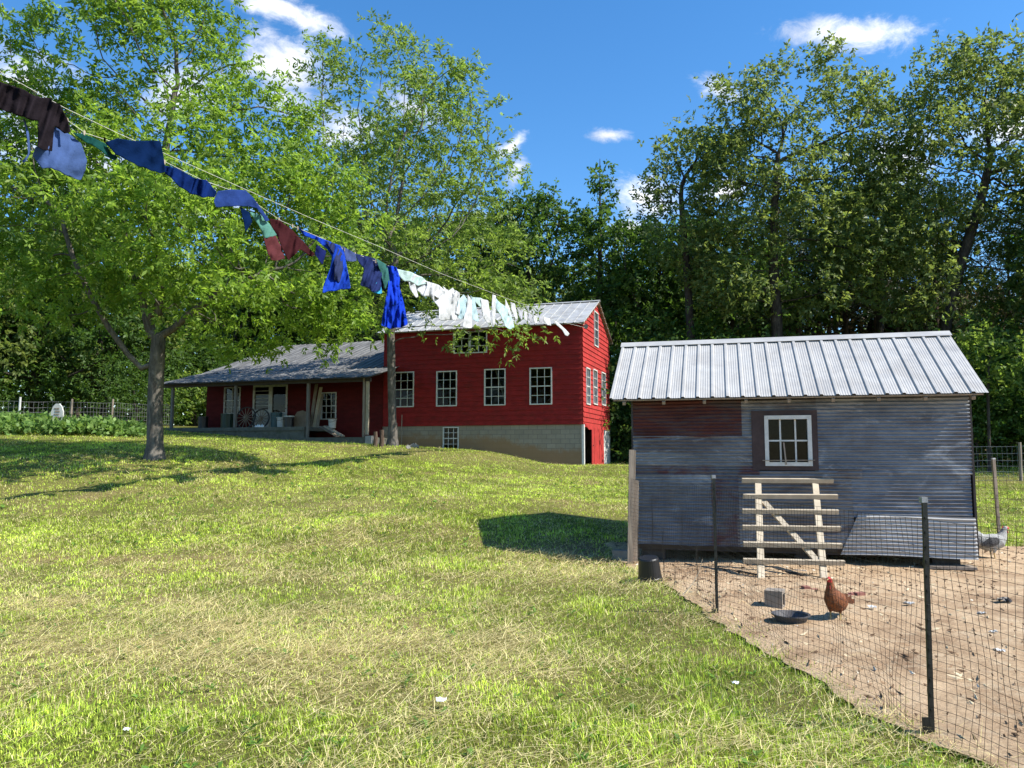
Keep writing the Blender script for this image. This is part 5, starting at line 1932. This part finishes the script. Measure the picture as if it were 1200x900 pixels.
def colonize(att, start, D, di, dk, rng, iters=160, up=.0, maxn=9000, limbs=None):
    pts = [np.array(p, float) for p in start]
    par = [-1] + list(range(len(start) - 1))
    for lb in (limbs or []):
        q0 = np.array(lb[0], float)
        k = int(((np.array(pts) - q0) ** 2).sum(1).argmin())
        for p in lb:
            pts.append(np.array(p, float)); par.append(k); k = len(pts) - 1
    act = np.ones(len(att), bool)
    P = np.array(pts)
    d2 = ((att[:, None] - P[None]) ** 2).sum(-1)
    near = d2.argmin(1); nd = d2.min(1)
    seen = set()
    for it in range(iters):
        idx_ = np.where(act & (nd < di * di))[0]
        if len(idx_) == 0:
            # reach towards the nearest attractor
            ia = np.where(act)[0]
            if len(ia) == 0: break
            j = ia[nd[ia].argmin()]
            idx_ = np.array([j])
        acc = {}
        for j in idx_:
            k = near[j]
            v = att[j] - pts[k]
            v = v / (np.linalg.norm(v) + 1e-9)
            if k in acc: acc[k] += v
            else: acc[k] = v.copy()
        new = []
        for k, v in acc.items():
            v = v / (np.linalg.norm(v) + 1e-9) + rng.normal(size=3) * .16
            v[2] += up
            if par[k] >= 0:
                q = pts[k] - pts[par[k]]
                v = v + .5 * q / (np.linalg.norm(q) + 1e-9)
            v = v / (np.linalg.norm(v) + 1e-9)
            p = pts[k] + v * D
            key = (k, round(v[0], 1), round(v[1], 1), round(v[2], 1))
            if key in seen: continue
            seen.add(key)
            pts.append(p); par.append(k); new.append(len(pts) - 1)
        if not new or len(pts) > maxn: break
        NP = np.array([pts[i] for i in new])
        d2 = ((att[:, None] - NP[None]) ** 2).sum(-1)
        m = d2.min(1); am = d2.argmin(1)
        b = m < nd
        nd = np.where(b, m, nd); near = np.where(b, np.array(new)[am], near)
        act &= nd > dk * dk
    return np.array(pts), np.array(par)


def radii(par, tip, base, p=2.3):
    n = len(par)
    a = np.zeros(n); ch = np.zeros(n, int)
    for i in range(1, n): ch[par[i]] += 1
    for i in range(n - 1, -1, -1):
        if ch[i] == 0: a[i] = tip ** p
        if par[i] >= 0: a[par[i]] += a[i]
    r = a ** (1 / p)
    k = base / r[0]
    big = np.clip((r / r[0]), 0, 1)
    return r * (1 + (k - 1) * big ** .6), ch


def wood_mesh(pts, par, r, ch, thr, sides=6):
    mb = MB()
    n = len(pts)
    kids = [[] for _ in range(n)]
    for i in range(1, n): kids[par[i]].append(i)
    stack = [(0, None)]
    while stack:
        i, pre = stack.pop()
        chain = [i] if pre is None else [pre, i]
        while kids[chain[-1]]:
            ks_ = sorted(kids[chain[-1]], key=lambda q: -r[q])
            for q in ks_[1:]:
                if r[q] > thr: stack.append((q, chain[-1]))
            chain.append(ks_[0])
            if r[ks_[0]] < thr: break
        if len(chain) > 1:
            rr = [r[q] for q in chain]
            if pre is not None: rr[0] = min(r[pre], r[i] * 1.1)
            mb.tube([pts[q] for q in chain], rr, sides if rr[0] > .05 else 4, False)
    return mb


def leaf_cloud(orig, dirs, nper, length, width, spray, rng, tint, droop=.35, nleaf=7, jitter=.25):
    """sprays of paired leaflets"""
    o = np.repeat(orig, nper, 0); d = np.repeat(dirs, nper, 0)
    n = len(o)
    o = o + rng.normal(size=(n, 3)) * jitter
    d = d * .6 + rng.normal(size=(n, 3)) * .75
    d[:, 2] -= droop * .5
    d /= np.linalg.norm(d, axis=1, keepdims=True) + 1e-9
    nrm = rng.normal(size=(n, 3)) * .75 + np.array([.12, -.1, 1.0])
    s = np.cross(d, nrm); s /= np.linalg.norm(s, axis=1, keepdims=True) + 1e-9
    nn = np.cross(s, d)
    clump = rng.random((n, 1)) * .55 + .72
    VS, CS = [], []
    for k in range(nleaf):
        side = 0 if k == nleaf - 1 else (1 if k % 2 else -1)
        f = .25 + .75 * (k // 2) / max(1, (nleaf - 1) / 2)
        b = o + d * spray * f
        ld = d * (.55 if side else 1) + s * side * .8 + rng.normal(size=(n, 3)) * .25
        ld[:, 2] -= droop * rng.random(n)
        ld /= np.linalg.norm(ld, axis=1, keepdims=True) + 1e-9
        ls = np.cross(ld, nn + rng.normal(size=(n, 3)) * .5)
        ls /= np.linalg.norm(ls, axis=1, keepdims=True) + 1e-9
        L = length * (.5 + 1.0 * rng.random((n, 1))); W_ = width * (.8 + .4 * rng.random((n, 1)))
        up = np.cross(ls, ld) * W_ * .35
        VS.append(np.stack([b, b + ld * L * .45 + ls * W_ * .5 + up, b + ld * L, b + ld * L * .45 - ls * W_ * .5 + up], 1))
        t = tint[0] + (tint[1] - tint[0]) * rng.random((n, 1))
        CS.append(np.repeat((clump * t)[:, None, :], 4, 1))
    return np.concatenate(VS).reshape(-1, 3), np.concatenate(CS).reshape(-1, 3)


T_LO, T_HI = np.array([.62, .74, .6]), np.array([1.32, 1.22, 1.25])


def make_tree(name, label, cat, base, trunk, lobes, Y0, natt, D, di, dk, r0, leaf, nper, spray, lmat, bmat, seed, depth=1.0, thr=.012, tip=.006, group=None,
              nleaf=7, droop=.35, jitter=.25, hollow=.35, up=.02, pts_override=None, limbs=None, per=26, clump=.42):
    rng = np.random.default_rng(seed)
    att = sample_lobes(lobes, natt, Y0, depth, rng, hollow, per, clump) if pts_override is None else pts_override
    pts, par = colonize(att, trunk, D, di, dk, rng, up=up, limbs=limbs)
    r, ch = radii(par, tip, r0)
    b = Vector(base)
    root = empty(name, b, label, cat, group)
    wm = wood_mesh(pts, par, r, ch, thr)
    # root flare
    wm.tube([Vector(trunk[0]) - Vector((0, 0, .3)), Vector(trunk[0]) + Vector((0, 0, .05)), Vector(trunk[0]) + Vector((0, 0, .35)), Vector(trunk[0]) + Vector((0, 0, .9))], [r0 * 1.7, r0 * 1.4, r0 * 1.08, r0 * .96], 10, False)
    wm.build('trunk', bmat, root, smooth=True)
    # distance to the tip in nodes
    h = np.zeros(len(par), int)
    for i in range(len(par) - 1, 0, -1): h[par[i]] = max(h[par[i]], h[i] + 1)
    sel = np.where((h <= 2) & (np.arange(len(par)) >= len(trunk)))[0]
    dirs = pts[sel] - pts[par[sel]]
    dirs /= np.linalg.norm(dirs, axis=1, keepdims=True) + 1e-9
    v, c = leaf_cloud(pts[sel], dirs, nper, leaf[0], leaf[1], spray, rng, (T_LO, T_HI), droop, nleaf, jitter)
    q = np.arange(len(v)).reshape(-1, 4)
    v = v - np.array(b)
    np_mesh('crown', v, [q], lmat, root, colors=c)
    print(name, 'nodes', len(pts), 'leaves', len(q))
    return root


def line3(pix):
    """pixel path with depth -> world points, resampled"""
    P = [at(*p) for p in pix]
    out = [P[0]]
    for a, b in zip(P[:-1], P[1:]):
        n = max(1, int((b - a).length / .5))
        for k in range(1, n + 1): out.append(a.lerp(b, k / n))
    return [tuple(p) for p in out]


# near tree on the left
Y1 = 22.0
B1 = at(181, 537, Y1); B1.z = gh(B1.x, B1.y)
tr1 = [tuple(B1)] + line3([(181, 520, Y1), (182, 470, Y1), (184, 425, Y1 - .05), (186, 395, Y1 - .1)])[0:]
L1 = [(190, 55, 95, 62), (85, 110, 72, 50), (296, 160, 52, 52), (195, 195, 120, 70), (330, 235, 80, 62), (65, 235, 85, 60), (345, 325, 66, 46), (245, 300, 95, 60),
      (40, 310, 60, 40), (92, 335, 60, 36), (222, 25, 52, 45), (140, 5, 40, 40), (375, 365, 38, 26), (300, 375, 60, 26), (-50, 200, 50, 70), (95, 380, 50, 26), (18, 45, 22, 26), (58, 18, 18, 26), 
      (180, 250, 100, 60, -3), (270, 340, 70, 40, -2.5), (170, -40, 90, 50), (60, 150, 70, 50, 2)]
LB1 = [line3([(181, 448, Y1), (150, 415, Y1 - .2), (128, 385, Y1 - .4), (105, 345, Y1 - .6), (85, 300, Y1 - .8), (70, 250, Y1 - 1)])[1:], line3([(184, 415, Y1), (172, 370, Y1), (160, 330, Y1), (150, 280, Y1 + .2), (140, 220, Y1 + .4)])[1:],
       line3([(186, 395, Y1), (186, 340, Y1), (182, 280, Y1), (186, 220, Y1), (200, 140, Y1)])[1:], line3([(187, 400, Y1), (220, 370, Y1 - .3), (260, 340, Y1 - .6), (310, 320, Y1 - .8)])[1:]]
make_tree('shade_tree', 'big leafy shade tree with a bare grey trunk left of the porch', 'tree', B1, tr1, L1, Y1, 9000, .3, 3.0, .34, .215, (.165, .066), 6, .21, M['leaf_near'], M['bark'], 101,
          depth=.9, hollow=.25, jitter=.2, limbs=LB1, per=34)
# second tree, in front of the farmhouse
Y2 = 30.6
B2 = at(460, 521, Y2); B2.z = gh(B2.x, B2.y)
tr2 = [tuple(B2)] + line3([(460, 505, Y2), (459, 450, Y2), (458, 390, Y2), (461, 345, Y2), (463, 300, Y2)])
L2 = [(458, 48, 20, 30), (478, 70, 34, 40), (520, 85, 30, 40), (395, 95, 40, 40), (505, 150, 62, 52), (420, 165, 62, 50), (555, 120, 26, 40), (560, 200, 34, 50), (380, 210, 40, 50), (480, 235, 92, 50),
      (575, 270, 30, 36), (545, 318, 62, 30), (612, 345, 34, 22), (470, 300, 90, 36), (395, 270, 50, 40), (500, 392, 34, 15, -1), (548, 395, 20, 14, -1),
      (640, 372, 14, 12, -1), (608, 388, 14, 10, -1), (590, 335, 40, 24, 0), (500, 352, 46, 20, -.5), (560, 352, 46, 18, -.5), (606, 356, 34, 16, -.5), (440, 350, 36, 26), (440, 60, 16, 22), (600, 318, 26, 18, 0), (470, 190, 60, 55, 4), (510, 270, 60, 45, 4.5), (430, 260, 50, 45, 4), (480, 120, 40, 40, 3)]  # lobes set far back are hidden, added to dapple the wing roof
make_tree('yard_tree', 'tall thin-crowned tree standing in front of the farmhouse wall', 'tree', B2, tr2, L2, Y2, 7000, .34, 3.2, .40, .185, (.185, .074), 4, .24, M['leaf_second'], M['bark'], 202,
          depth=.9, hollow=.25, jitter=.24)


# woods: individual trees with their own outline --------------------------------
def wood_tree(label, px, Y, lobes, natt, r0, leaf, nper, lmat, bmat, seed, name='forest_tree', trunk_px=None, group='trees of the wood', cat='tree', **kw):
    natt = int(natt * 3.6); nper = int(nper * 1.05)
    lobes = [(l[0], l[1] - l[3] * .06, l[2] * 1.0, l[3] * 1.05) for l in lobes]
    P = at(px, 520, Y); P.z = gh(P.x, P.y)
    tp = min(l[1] - l[3] * .2 for l in lobes)
    if trunk_px is None:
        hh = max(l[1] for l in lobes)
        trunk_px = [(px, 470, Y), (px + 2, hh, Y)]
    tr = [tuple(P)] + line3(trunk_px)
    kw.setdefault('thr', .025); kw.setdefault('tip', .01); kw.setdefault('jitter', .34); kw.setdefault('nleaf', 5); kw.setdefault('clump', .56); kw.setdefault('per', 40)
    return make_tree(name, label, cat, P, tr, lobes, Y, natt, kw.pop('D', .5), kw.pop('di', 4.5), kw.pop('dk', .58), r0, leaf, nper, .26, lmat, bmat, seed, group=group, **kw)


wood_tree('tall oak with a broken outline right of the clouds, behind the henhouse roof', 912, 38,
          [(874, 104, 24, 30), (905, 158, 40, 32), (962, 98, 20, 36), (1010, 108, 20, 28), (1020, 80, 8, 10), (985, 150, 45, 40), (870, 185, 36, 34), (940, 215, 60, 40), (1005, 215, 45, 40), (850, 240, 34, 28), (905, 270, 60, 36), (970, 285, 60, 40), (868, 74, 10, 12), (960, 64, 9, 10), (880, 330, 60, 30), (955, 335, 46, 26)],
          1300, .27, (.23, .12), 9, M['leaf_oak'], M['barkdark'], 301, trunk_px=[(912, 440, 38), (910, 370, 38), (906, 300, 38), (908, 240, 38), (912, 180, 38)], hollow=.2)
wood_tree('slender dark tree with an open crown at the left of the tall oak', 800, 40,
          [(795, 165, 28, 16), (786, 190, 18, 18), (812, 200, 22, 22), (800, 245, 26, 26), (835, 150, 14, 14), (840, 180, 14, 20), (800, 290, 30, 30)],
          420, .2, (.23, .12), 8, M['leaf_oak'], M['barkdark'], 302, trunk_px=[(812, 440, 40), (806, 330, 40), (798, 230, 40)], hollow=.2)
wood_tree('massive dense oak at the right edge of the photo', 1112, 37,
          [(1140, 104, 54, 38), (1090, 122, 40, 36), (1195, 98, 45, 34), (1180, 150, 70, 55), (1100, 180, 50, 46), (1150, 230, 80, 50), (1070, 245, 40, 40), (1215, 240, 60, 70), (1100, 300, 60, 40), (1190, 320, 60, 50), (1068, 145, 14, 18), (1080, 345, 44, 30), (1170, 375, 46, 24), (1260, 180, 60, 66)],
          1700, .28, (.23, .12), 9, M['leaf_oak'], M['barkdark'], 303, trunk_px=[(1106, 440, 37), (1108, 380, 37), (1125, 310, 37), (1148, 240, 37), (1160, 190, 37)], hollow=.2)
wood_tree('pointed dark sweetgum rising above the farmhouse roof', 703, 47,
          [(703, 186, 4, 9), (703, 200, 8, 12), (703, 218, 11, 14), (704, 243, 17, 16), (705, 272, 32, 26), (704, 310, 42, 32), (704, 355, 50, 36)],
          620, .22, (.26, .15), 8, M['leaf_dark'], M['barkdark'], 304, clump=.22, jitter=.22, trunk_px=[(703, 450, 47), (703, 330, 47), (703, 250, 47), (703, 205, 47), (703, 186, 47)], hollow=.2)
wood_tree('rounded dark green tree directly behind the farmhouse roof', 625, 49,
          [(606, 258, 30, 28), (640, 252, 28, 26), (590, 300, 40, 40), (640, 310, 50, 42), (610, 355, 60, 36), (665, 275, 22, 24)], 700, .25, (.26, .15), 9, M['leaf_dark'], M['barkdark'], 305, hollow=.2)
wood_tree('dark bushy tree between the sweetgum and the slender tree', 765, 45,
          [(755, 290, 30, 26), (790, 305, 40, 34), (750, 335, 45, 36), (800, 360, 50, 36), (760, 390, 50, 30)], 640, .22, (.26, .15), 9, M['leaf_dark'], M['barkdark'], 306, hollow=.2)
wood_tree('dark tree filling the gap below the tall oak', 855, 46, [(845, 300, 50, 36), (890, 330, 60, 36), (830, 345, 50, 36), (930, 350, 40, 26)], 560, .22, (.26, .15), 8, M['leaf_dark'], M['barkdark'], 307, hollow=.2)
wood_tree('olive tree between the two big oaks behind the henhouse', 1030, 46, [(1015, 255, 40, 34), (1050, 290, 44, 30), (1000, 310, 40, 24), (1035, 220, 24, 24)], 420, .2, (.25, .14), 8, M['leaf_oak'], M['barkdark'], 308, hollow=.2)
wood_tree('dark broad tree behind the left shade tree', 40, 46, [(20, 330, 70, 60), (90, 370, 70, 50), (-40, 380, 60, 70), (60, 430, 90, 40), (150, 400, 60, 50)], 900, .3, (.27, .15), 8, M['leaf_dark'], M['barkdark'], 309, hollow=.2)
wood_tree('dark tree behind the left end of the porch wing', 250, 52, [(220, 380, 60, 50), (290, 360, 60, 50), (350, 350, 60, 50), (250, 430, 60, 40), (180, 400, 50, 50)], 800, .3, (.27, .15), 8, M['leaf_dark'], M['barkdark'], 310, hollow=.2)
wood_tree('dark tree behind the middle of the farmhouse between both shade trees', 440, 52, [(420, 340, 60, 50), (500, 330, 60, 50), (460, 290, 50, 40), (540, 300, 50, 50)], 800, .3, (.27, .15), 8, M['leaf_dark'], M['barkdark'], 311, hollow=.2)

# background trees: prototypes copied
PROTO = []


def proto(kind, seed, h, rx, r0, natt, nper, lmat, bmat, base_f, leaf):
    rng = np.random.default_rng(seed)
    v = rng.normal(size=(natt, 3)); v /= np.linalg.norm(v, axis=1, keepdims=True)
    rad = (.2 + .8 * rng.random((natt, 1))) ** (1 / 2.2)
    q = v * rad
    lob = 1 + .25 * np.sin(3 * np.arctan2(q[:, 1], q[:, 0]) + seed) * 1.0
    cz = h * (base_f + (1 - base_f) / 2); rz = h * (1 - base_f) / 2
    att = np.stack([q[:, 0] * rx * lob, q[:, 1] * rx * lob, cz + q[:, 2] * rz], 1)
    trunk = [(0, 0, z) for z in np.arange(0, h * base_f + 1.0, .7)]
    return make_tree(kind, None, None, (0, 0, 0), trunk, [], 0, natt * 4, .6, 5.0, .72, r0, leaf, nper, .3, lmat, bmat, seed, pts_override=att, thr=.03,  tip=.012, nleaf=5, jitter=.5)


pr = [proto('hardwood_tree', 401, 15, 4.4, .22, 420, 9, M['leaf_dark'], M['barkdark'], .14, (.30, .17)),
      proto('hardwood_tree', 402, 17, 4.0, .24, 420, 9, M['leaf_dark'], M['barkdark'], .18, (.30, .17)),
      proto('hardwood_tree', 403, 13, 4.8, .2, 420, 9, M['leaf_oak'], M['barkdark'], .12, (.30, .17)),
      proto('pine_tree', 404, 19, 2.6, .17, 240, 10, M['leaf_pine'], M['barkpine'], .52, (.30, .07)),
      proto('understory_bush', 405, 3.4, 1.9, .05, 300, 22, M['leaf_dark'], M['barkdark'], .02, (.12, .07))]
used = [False] * 5
rb_ = random.Random(77)


def plant(k, x, y, s, label, group, cat='tree'):
    o = pr[k] if not used[k] else copy_tree(pr[k])
    used[k] = True
    z = gh(x, y)
    o.location = (x, y, z - .1)
    o.rotation_euler = (0, 0, rb_.uniform(0, 6.28))
    o.scale = (s * rb_.uniform(.9, 1.1), s * rb_.uniform(.9, 1.1), s)
    tag(o, label, cat, group)
    return o


HL, PL, BL = 'dark leafy hardwood deep in the wood behind the farm', 'straight thin-trunked pine deep in the wood behind the henhouse', 'dark leafy bush in the shade along the edge of the wood'
HG, PG, BG = 'hardwoods deep in the wood', 'pines behind the henhouse', 'bushes along the edge of the wood'
for x, y, k, s in [(-38, 44, 0, 1.1), (-31, 50, 1, 1), (-25, 47, 2, 1), (-19, 55, 0, 1), (-13, 58, 1, .95), (-8, 54, 2, 1.05), (-3, 57, 0, .95), (2, 55, 2, 1.0), (6.5, 53, 0, .9), (10, 56, 1, .9),
                   (14, 60, 0, .95), (36, 46, 1, 1), (42, 52, 0, 1.1), (-44, 52, 2, 1.2), (-34, 60, 1, 1.1), (-22, 64, 0, 1.1), (0, 66, 1, .95), (-11, 66, 2, 1.1), (8, 65, 2, 1), (48, 60, 1, 1.1), (26.5, 31.5, 0, 1.0), (30, 36, 1, 1.05), (32, 58, 2, 1.0), (-30, 40, 2, .8), (-40, 36, 2, .9), (16, 51, 2, .72), (11.5, 48, 2, .7)]:  # hardwoods just past the right frame edge are added to shade the bushes
    plant(k, x, y, s, HL, HG)
for i in range(22):
    x = 15 + 19 * (i + rb_.uniform(.1, .9)) / 22; y = 48 + rb_.uniform(-3, 9)
    plant(3, x, y, rb_.uniform(.75, 1.0), PL, PG)
for x, y, s in [(-29, 40, .9), (-21, 43, 1.0), (-16.5, 47, 1.1), (8.5, 39, 1.7), (11.2, 40, 1.8), (8, 40, 1.3), (10.5, 39, 1.2), (6.2, 43, 1.3), (13, 41, 1.1), (9, 44, 1.5), (12, 46, 1.3), (20.5, 34, 1.35), (23.5, 33.5, 1.4), (26, 35, 1.5), (22, 37, 1.6), (29, 36, 1.5), (5, 46, 1.5), (17, 44, .75), (33, 38, 1.5), (-36, 42, 1.3), (-34, 46, 1.3), (-27, 46, 1.2), (-20, 48, 1.2), (-14, 50, 1.5), (-12, 47, 1.2), (24, 38, 1.5), (27.5, 39, 1.6), (31, 41, 1.6), (37, 40, 1.7), (2, 50, 1.6), (-42, 40, 1.6)]:
    plant(4, x, y, s * 1.1, BL, BG, 'bush')


# bright bush at the right corner of the henhouse roof and dead brush pile below the oak
wood_tree('light green bush catching the sun right of the henhouse roof', 1158, 31, [(1150, 405, 16, 14), (1165, 425, 22, 16), (1150, 440, 20, 14)], 160, .06, (.2, .11), 8, M['leaf_second'], M['barkdark'], 320, name='sunlit_bush', cat='bush', group=None,
          trunk_px=[(1158, 470, 31), (1158, 440, 31)], D=.35, di=3, dk=.5, hollow=.1, clump=.3)
wood_tree('green bush showing through the open left end of the porch', 228, 46, [(228, 462, 26, 18), (215, 478, 22, 14), (245, 480, 20, 12)], 200, .06, (.22, .12), 8, M['leaf_second'], M['barkdark'], 321, name='porch_bush', cat='bush', group=None,
          trunk_px=[(228, 500, 46), (228, 488, 46)], D=.35, di=3, dk=.5, hollow=.1, clump=.3)
P = at(915, 500, 36); P.z = gh(P.x, P.y)
db_ = MB(); rb2 = random.Random(8)
for i in range(90):
    a = P + Vector((rb2.uniform(-1.6, 1.6), rb2.uniform(-.8, .8), 0)); hgt = rb2.uniform(2.0, 6.2)
    dx = rb2.uniform(-1.4, 1.4)
    db_.tube([a, a + Vector((dx * .3, rb2.uniform(-.3, .3), hgt * .5)), a + Vector((dx * .8, rb2.uniform(-.5, .5), hgt * .85)), a + Vector((dx * 1.3, rb2.uniform(-.6, .6), hgt * rb2.uniform(.7, 1.0)))], [.035, .026, .016, .006], 4, False)
dbo = db_.build('dead_brush', M['deadwood'], None, P)
tag(dbo, 'grey tangle of dead vines and brush round the trunk of the tall oak', 'brush')

# forest floor brush, brownish, behind the pines
rng = np.random.default_rng(5)
n = 20000
x = rng.uniform(12, 48, n); y = rng.uniform(54, 61, n)
z = ghn(x, y) + rng.random(n) * 12.5
dv = rng.normal(size=(n, 3)); dv /= np.linalg.norm(dv, axis=1, keepdims=True)
sv = np.cross(dv, rng.normal(size=(n, 3))); sv /= np.linalg.norm(sv, axis=1, keepdims=True)
c0 = np.stack([x, y, z], 1)
q = np.stack([c0 - dv * .35, c0 + sv * .13, c0 + dv * .35, c0 - sv * .13], 1).reshape(-1, 3)
cc = np.array([(.16, .11, .06), (.12, .12, .05), (.22, .16, .09)])[rng.choice(3, n)] * (.6 + .7 * rng.random((n, 1)))
o = np_mesh('thicket', q, [np.arange(len(q)).reshape(-1, 4)], M['grass'], colors=np.repeat(cc, 4, 0))
tag(o, 'brown dry thicket deep between the pine trunks', 'thicket', kind='stuff')

# dense wood far behind, reading as one dark mass
n = 60000
x = rng.uniform(-70, 75, n); y = rng.uniform(62, 84, n)
z = ghn(x, y) + rng.random(n) ** 1.1 * (11.5 + 2.0 * np.sin(x * .35) + 1.5 * np.sin(x * .9 + 1))
dv = rng.normal(size=(n, 3)); dv /= np.linalg.norm(dv, axis=1, keepdims=True)
sv = np.cross(dv, rng.normal(size=(n, 3))); sv /= np.linalg.norm(sv, axis=1, keepdims=True)
c0 = np.stack([x, y, z], 1)
q = np.stack([c0 - dv * .42, c0 + sv * .22, c0 + dv * .42, c0 - sv * .22], 1).reshape(-1, 3)
cc = T_LO + (T_HI - T_LO) * rng.random((n, 1))
o = np_mesh('far_woods', q, [np.arange(len(q)).reshape(-1, 4)], M['leaf_dark'], colors=np.repeat(cc, 4, 0))
tag(o, 'dark mass of woodland far behind the single trees', 'woods', kind='stuff')

# vine garden on the left
n = 4200
x = rng.uniform(-28, -13.5, n); y = rng.uniform(28.6, 32.3, n)
k = (x / y * 900 + 600 < 168)
x, y = x[k], y[k]; n = len(x)
hgt = .62 * (.2 + .8 * fbm(x * .9, y * .9, 91, 3)) * (1.05 - .55 * np.clip((x + 19) / 5, 0, 1))
z = ghn(x, y) + hgt * (.35 + .65 * rng.random(n) ** .5)
orig = np.stack([x, y, z], 1)
v, c = leaf_cloud(orig, np.tile(np.array([0, 0, 1.0]), (n, 1)), 1, .17, .13, .2, rng, (T_LO, T_HI), .3, 5, .06)
o = np_mesh('garden_vines', v, [np.arange(len(v)).reshape(-1, 4)], M['leaf_vine'], colors=c)
tag(o, 'low bed of leafy garden vines in front of the pale wire fence', 'vines', kind='stuff')
# grassy weeds along the house foundation
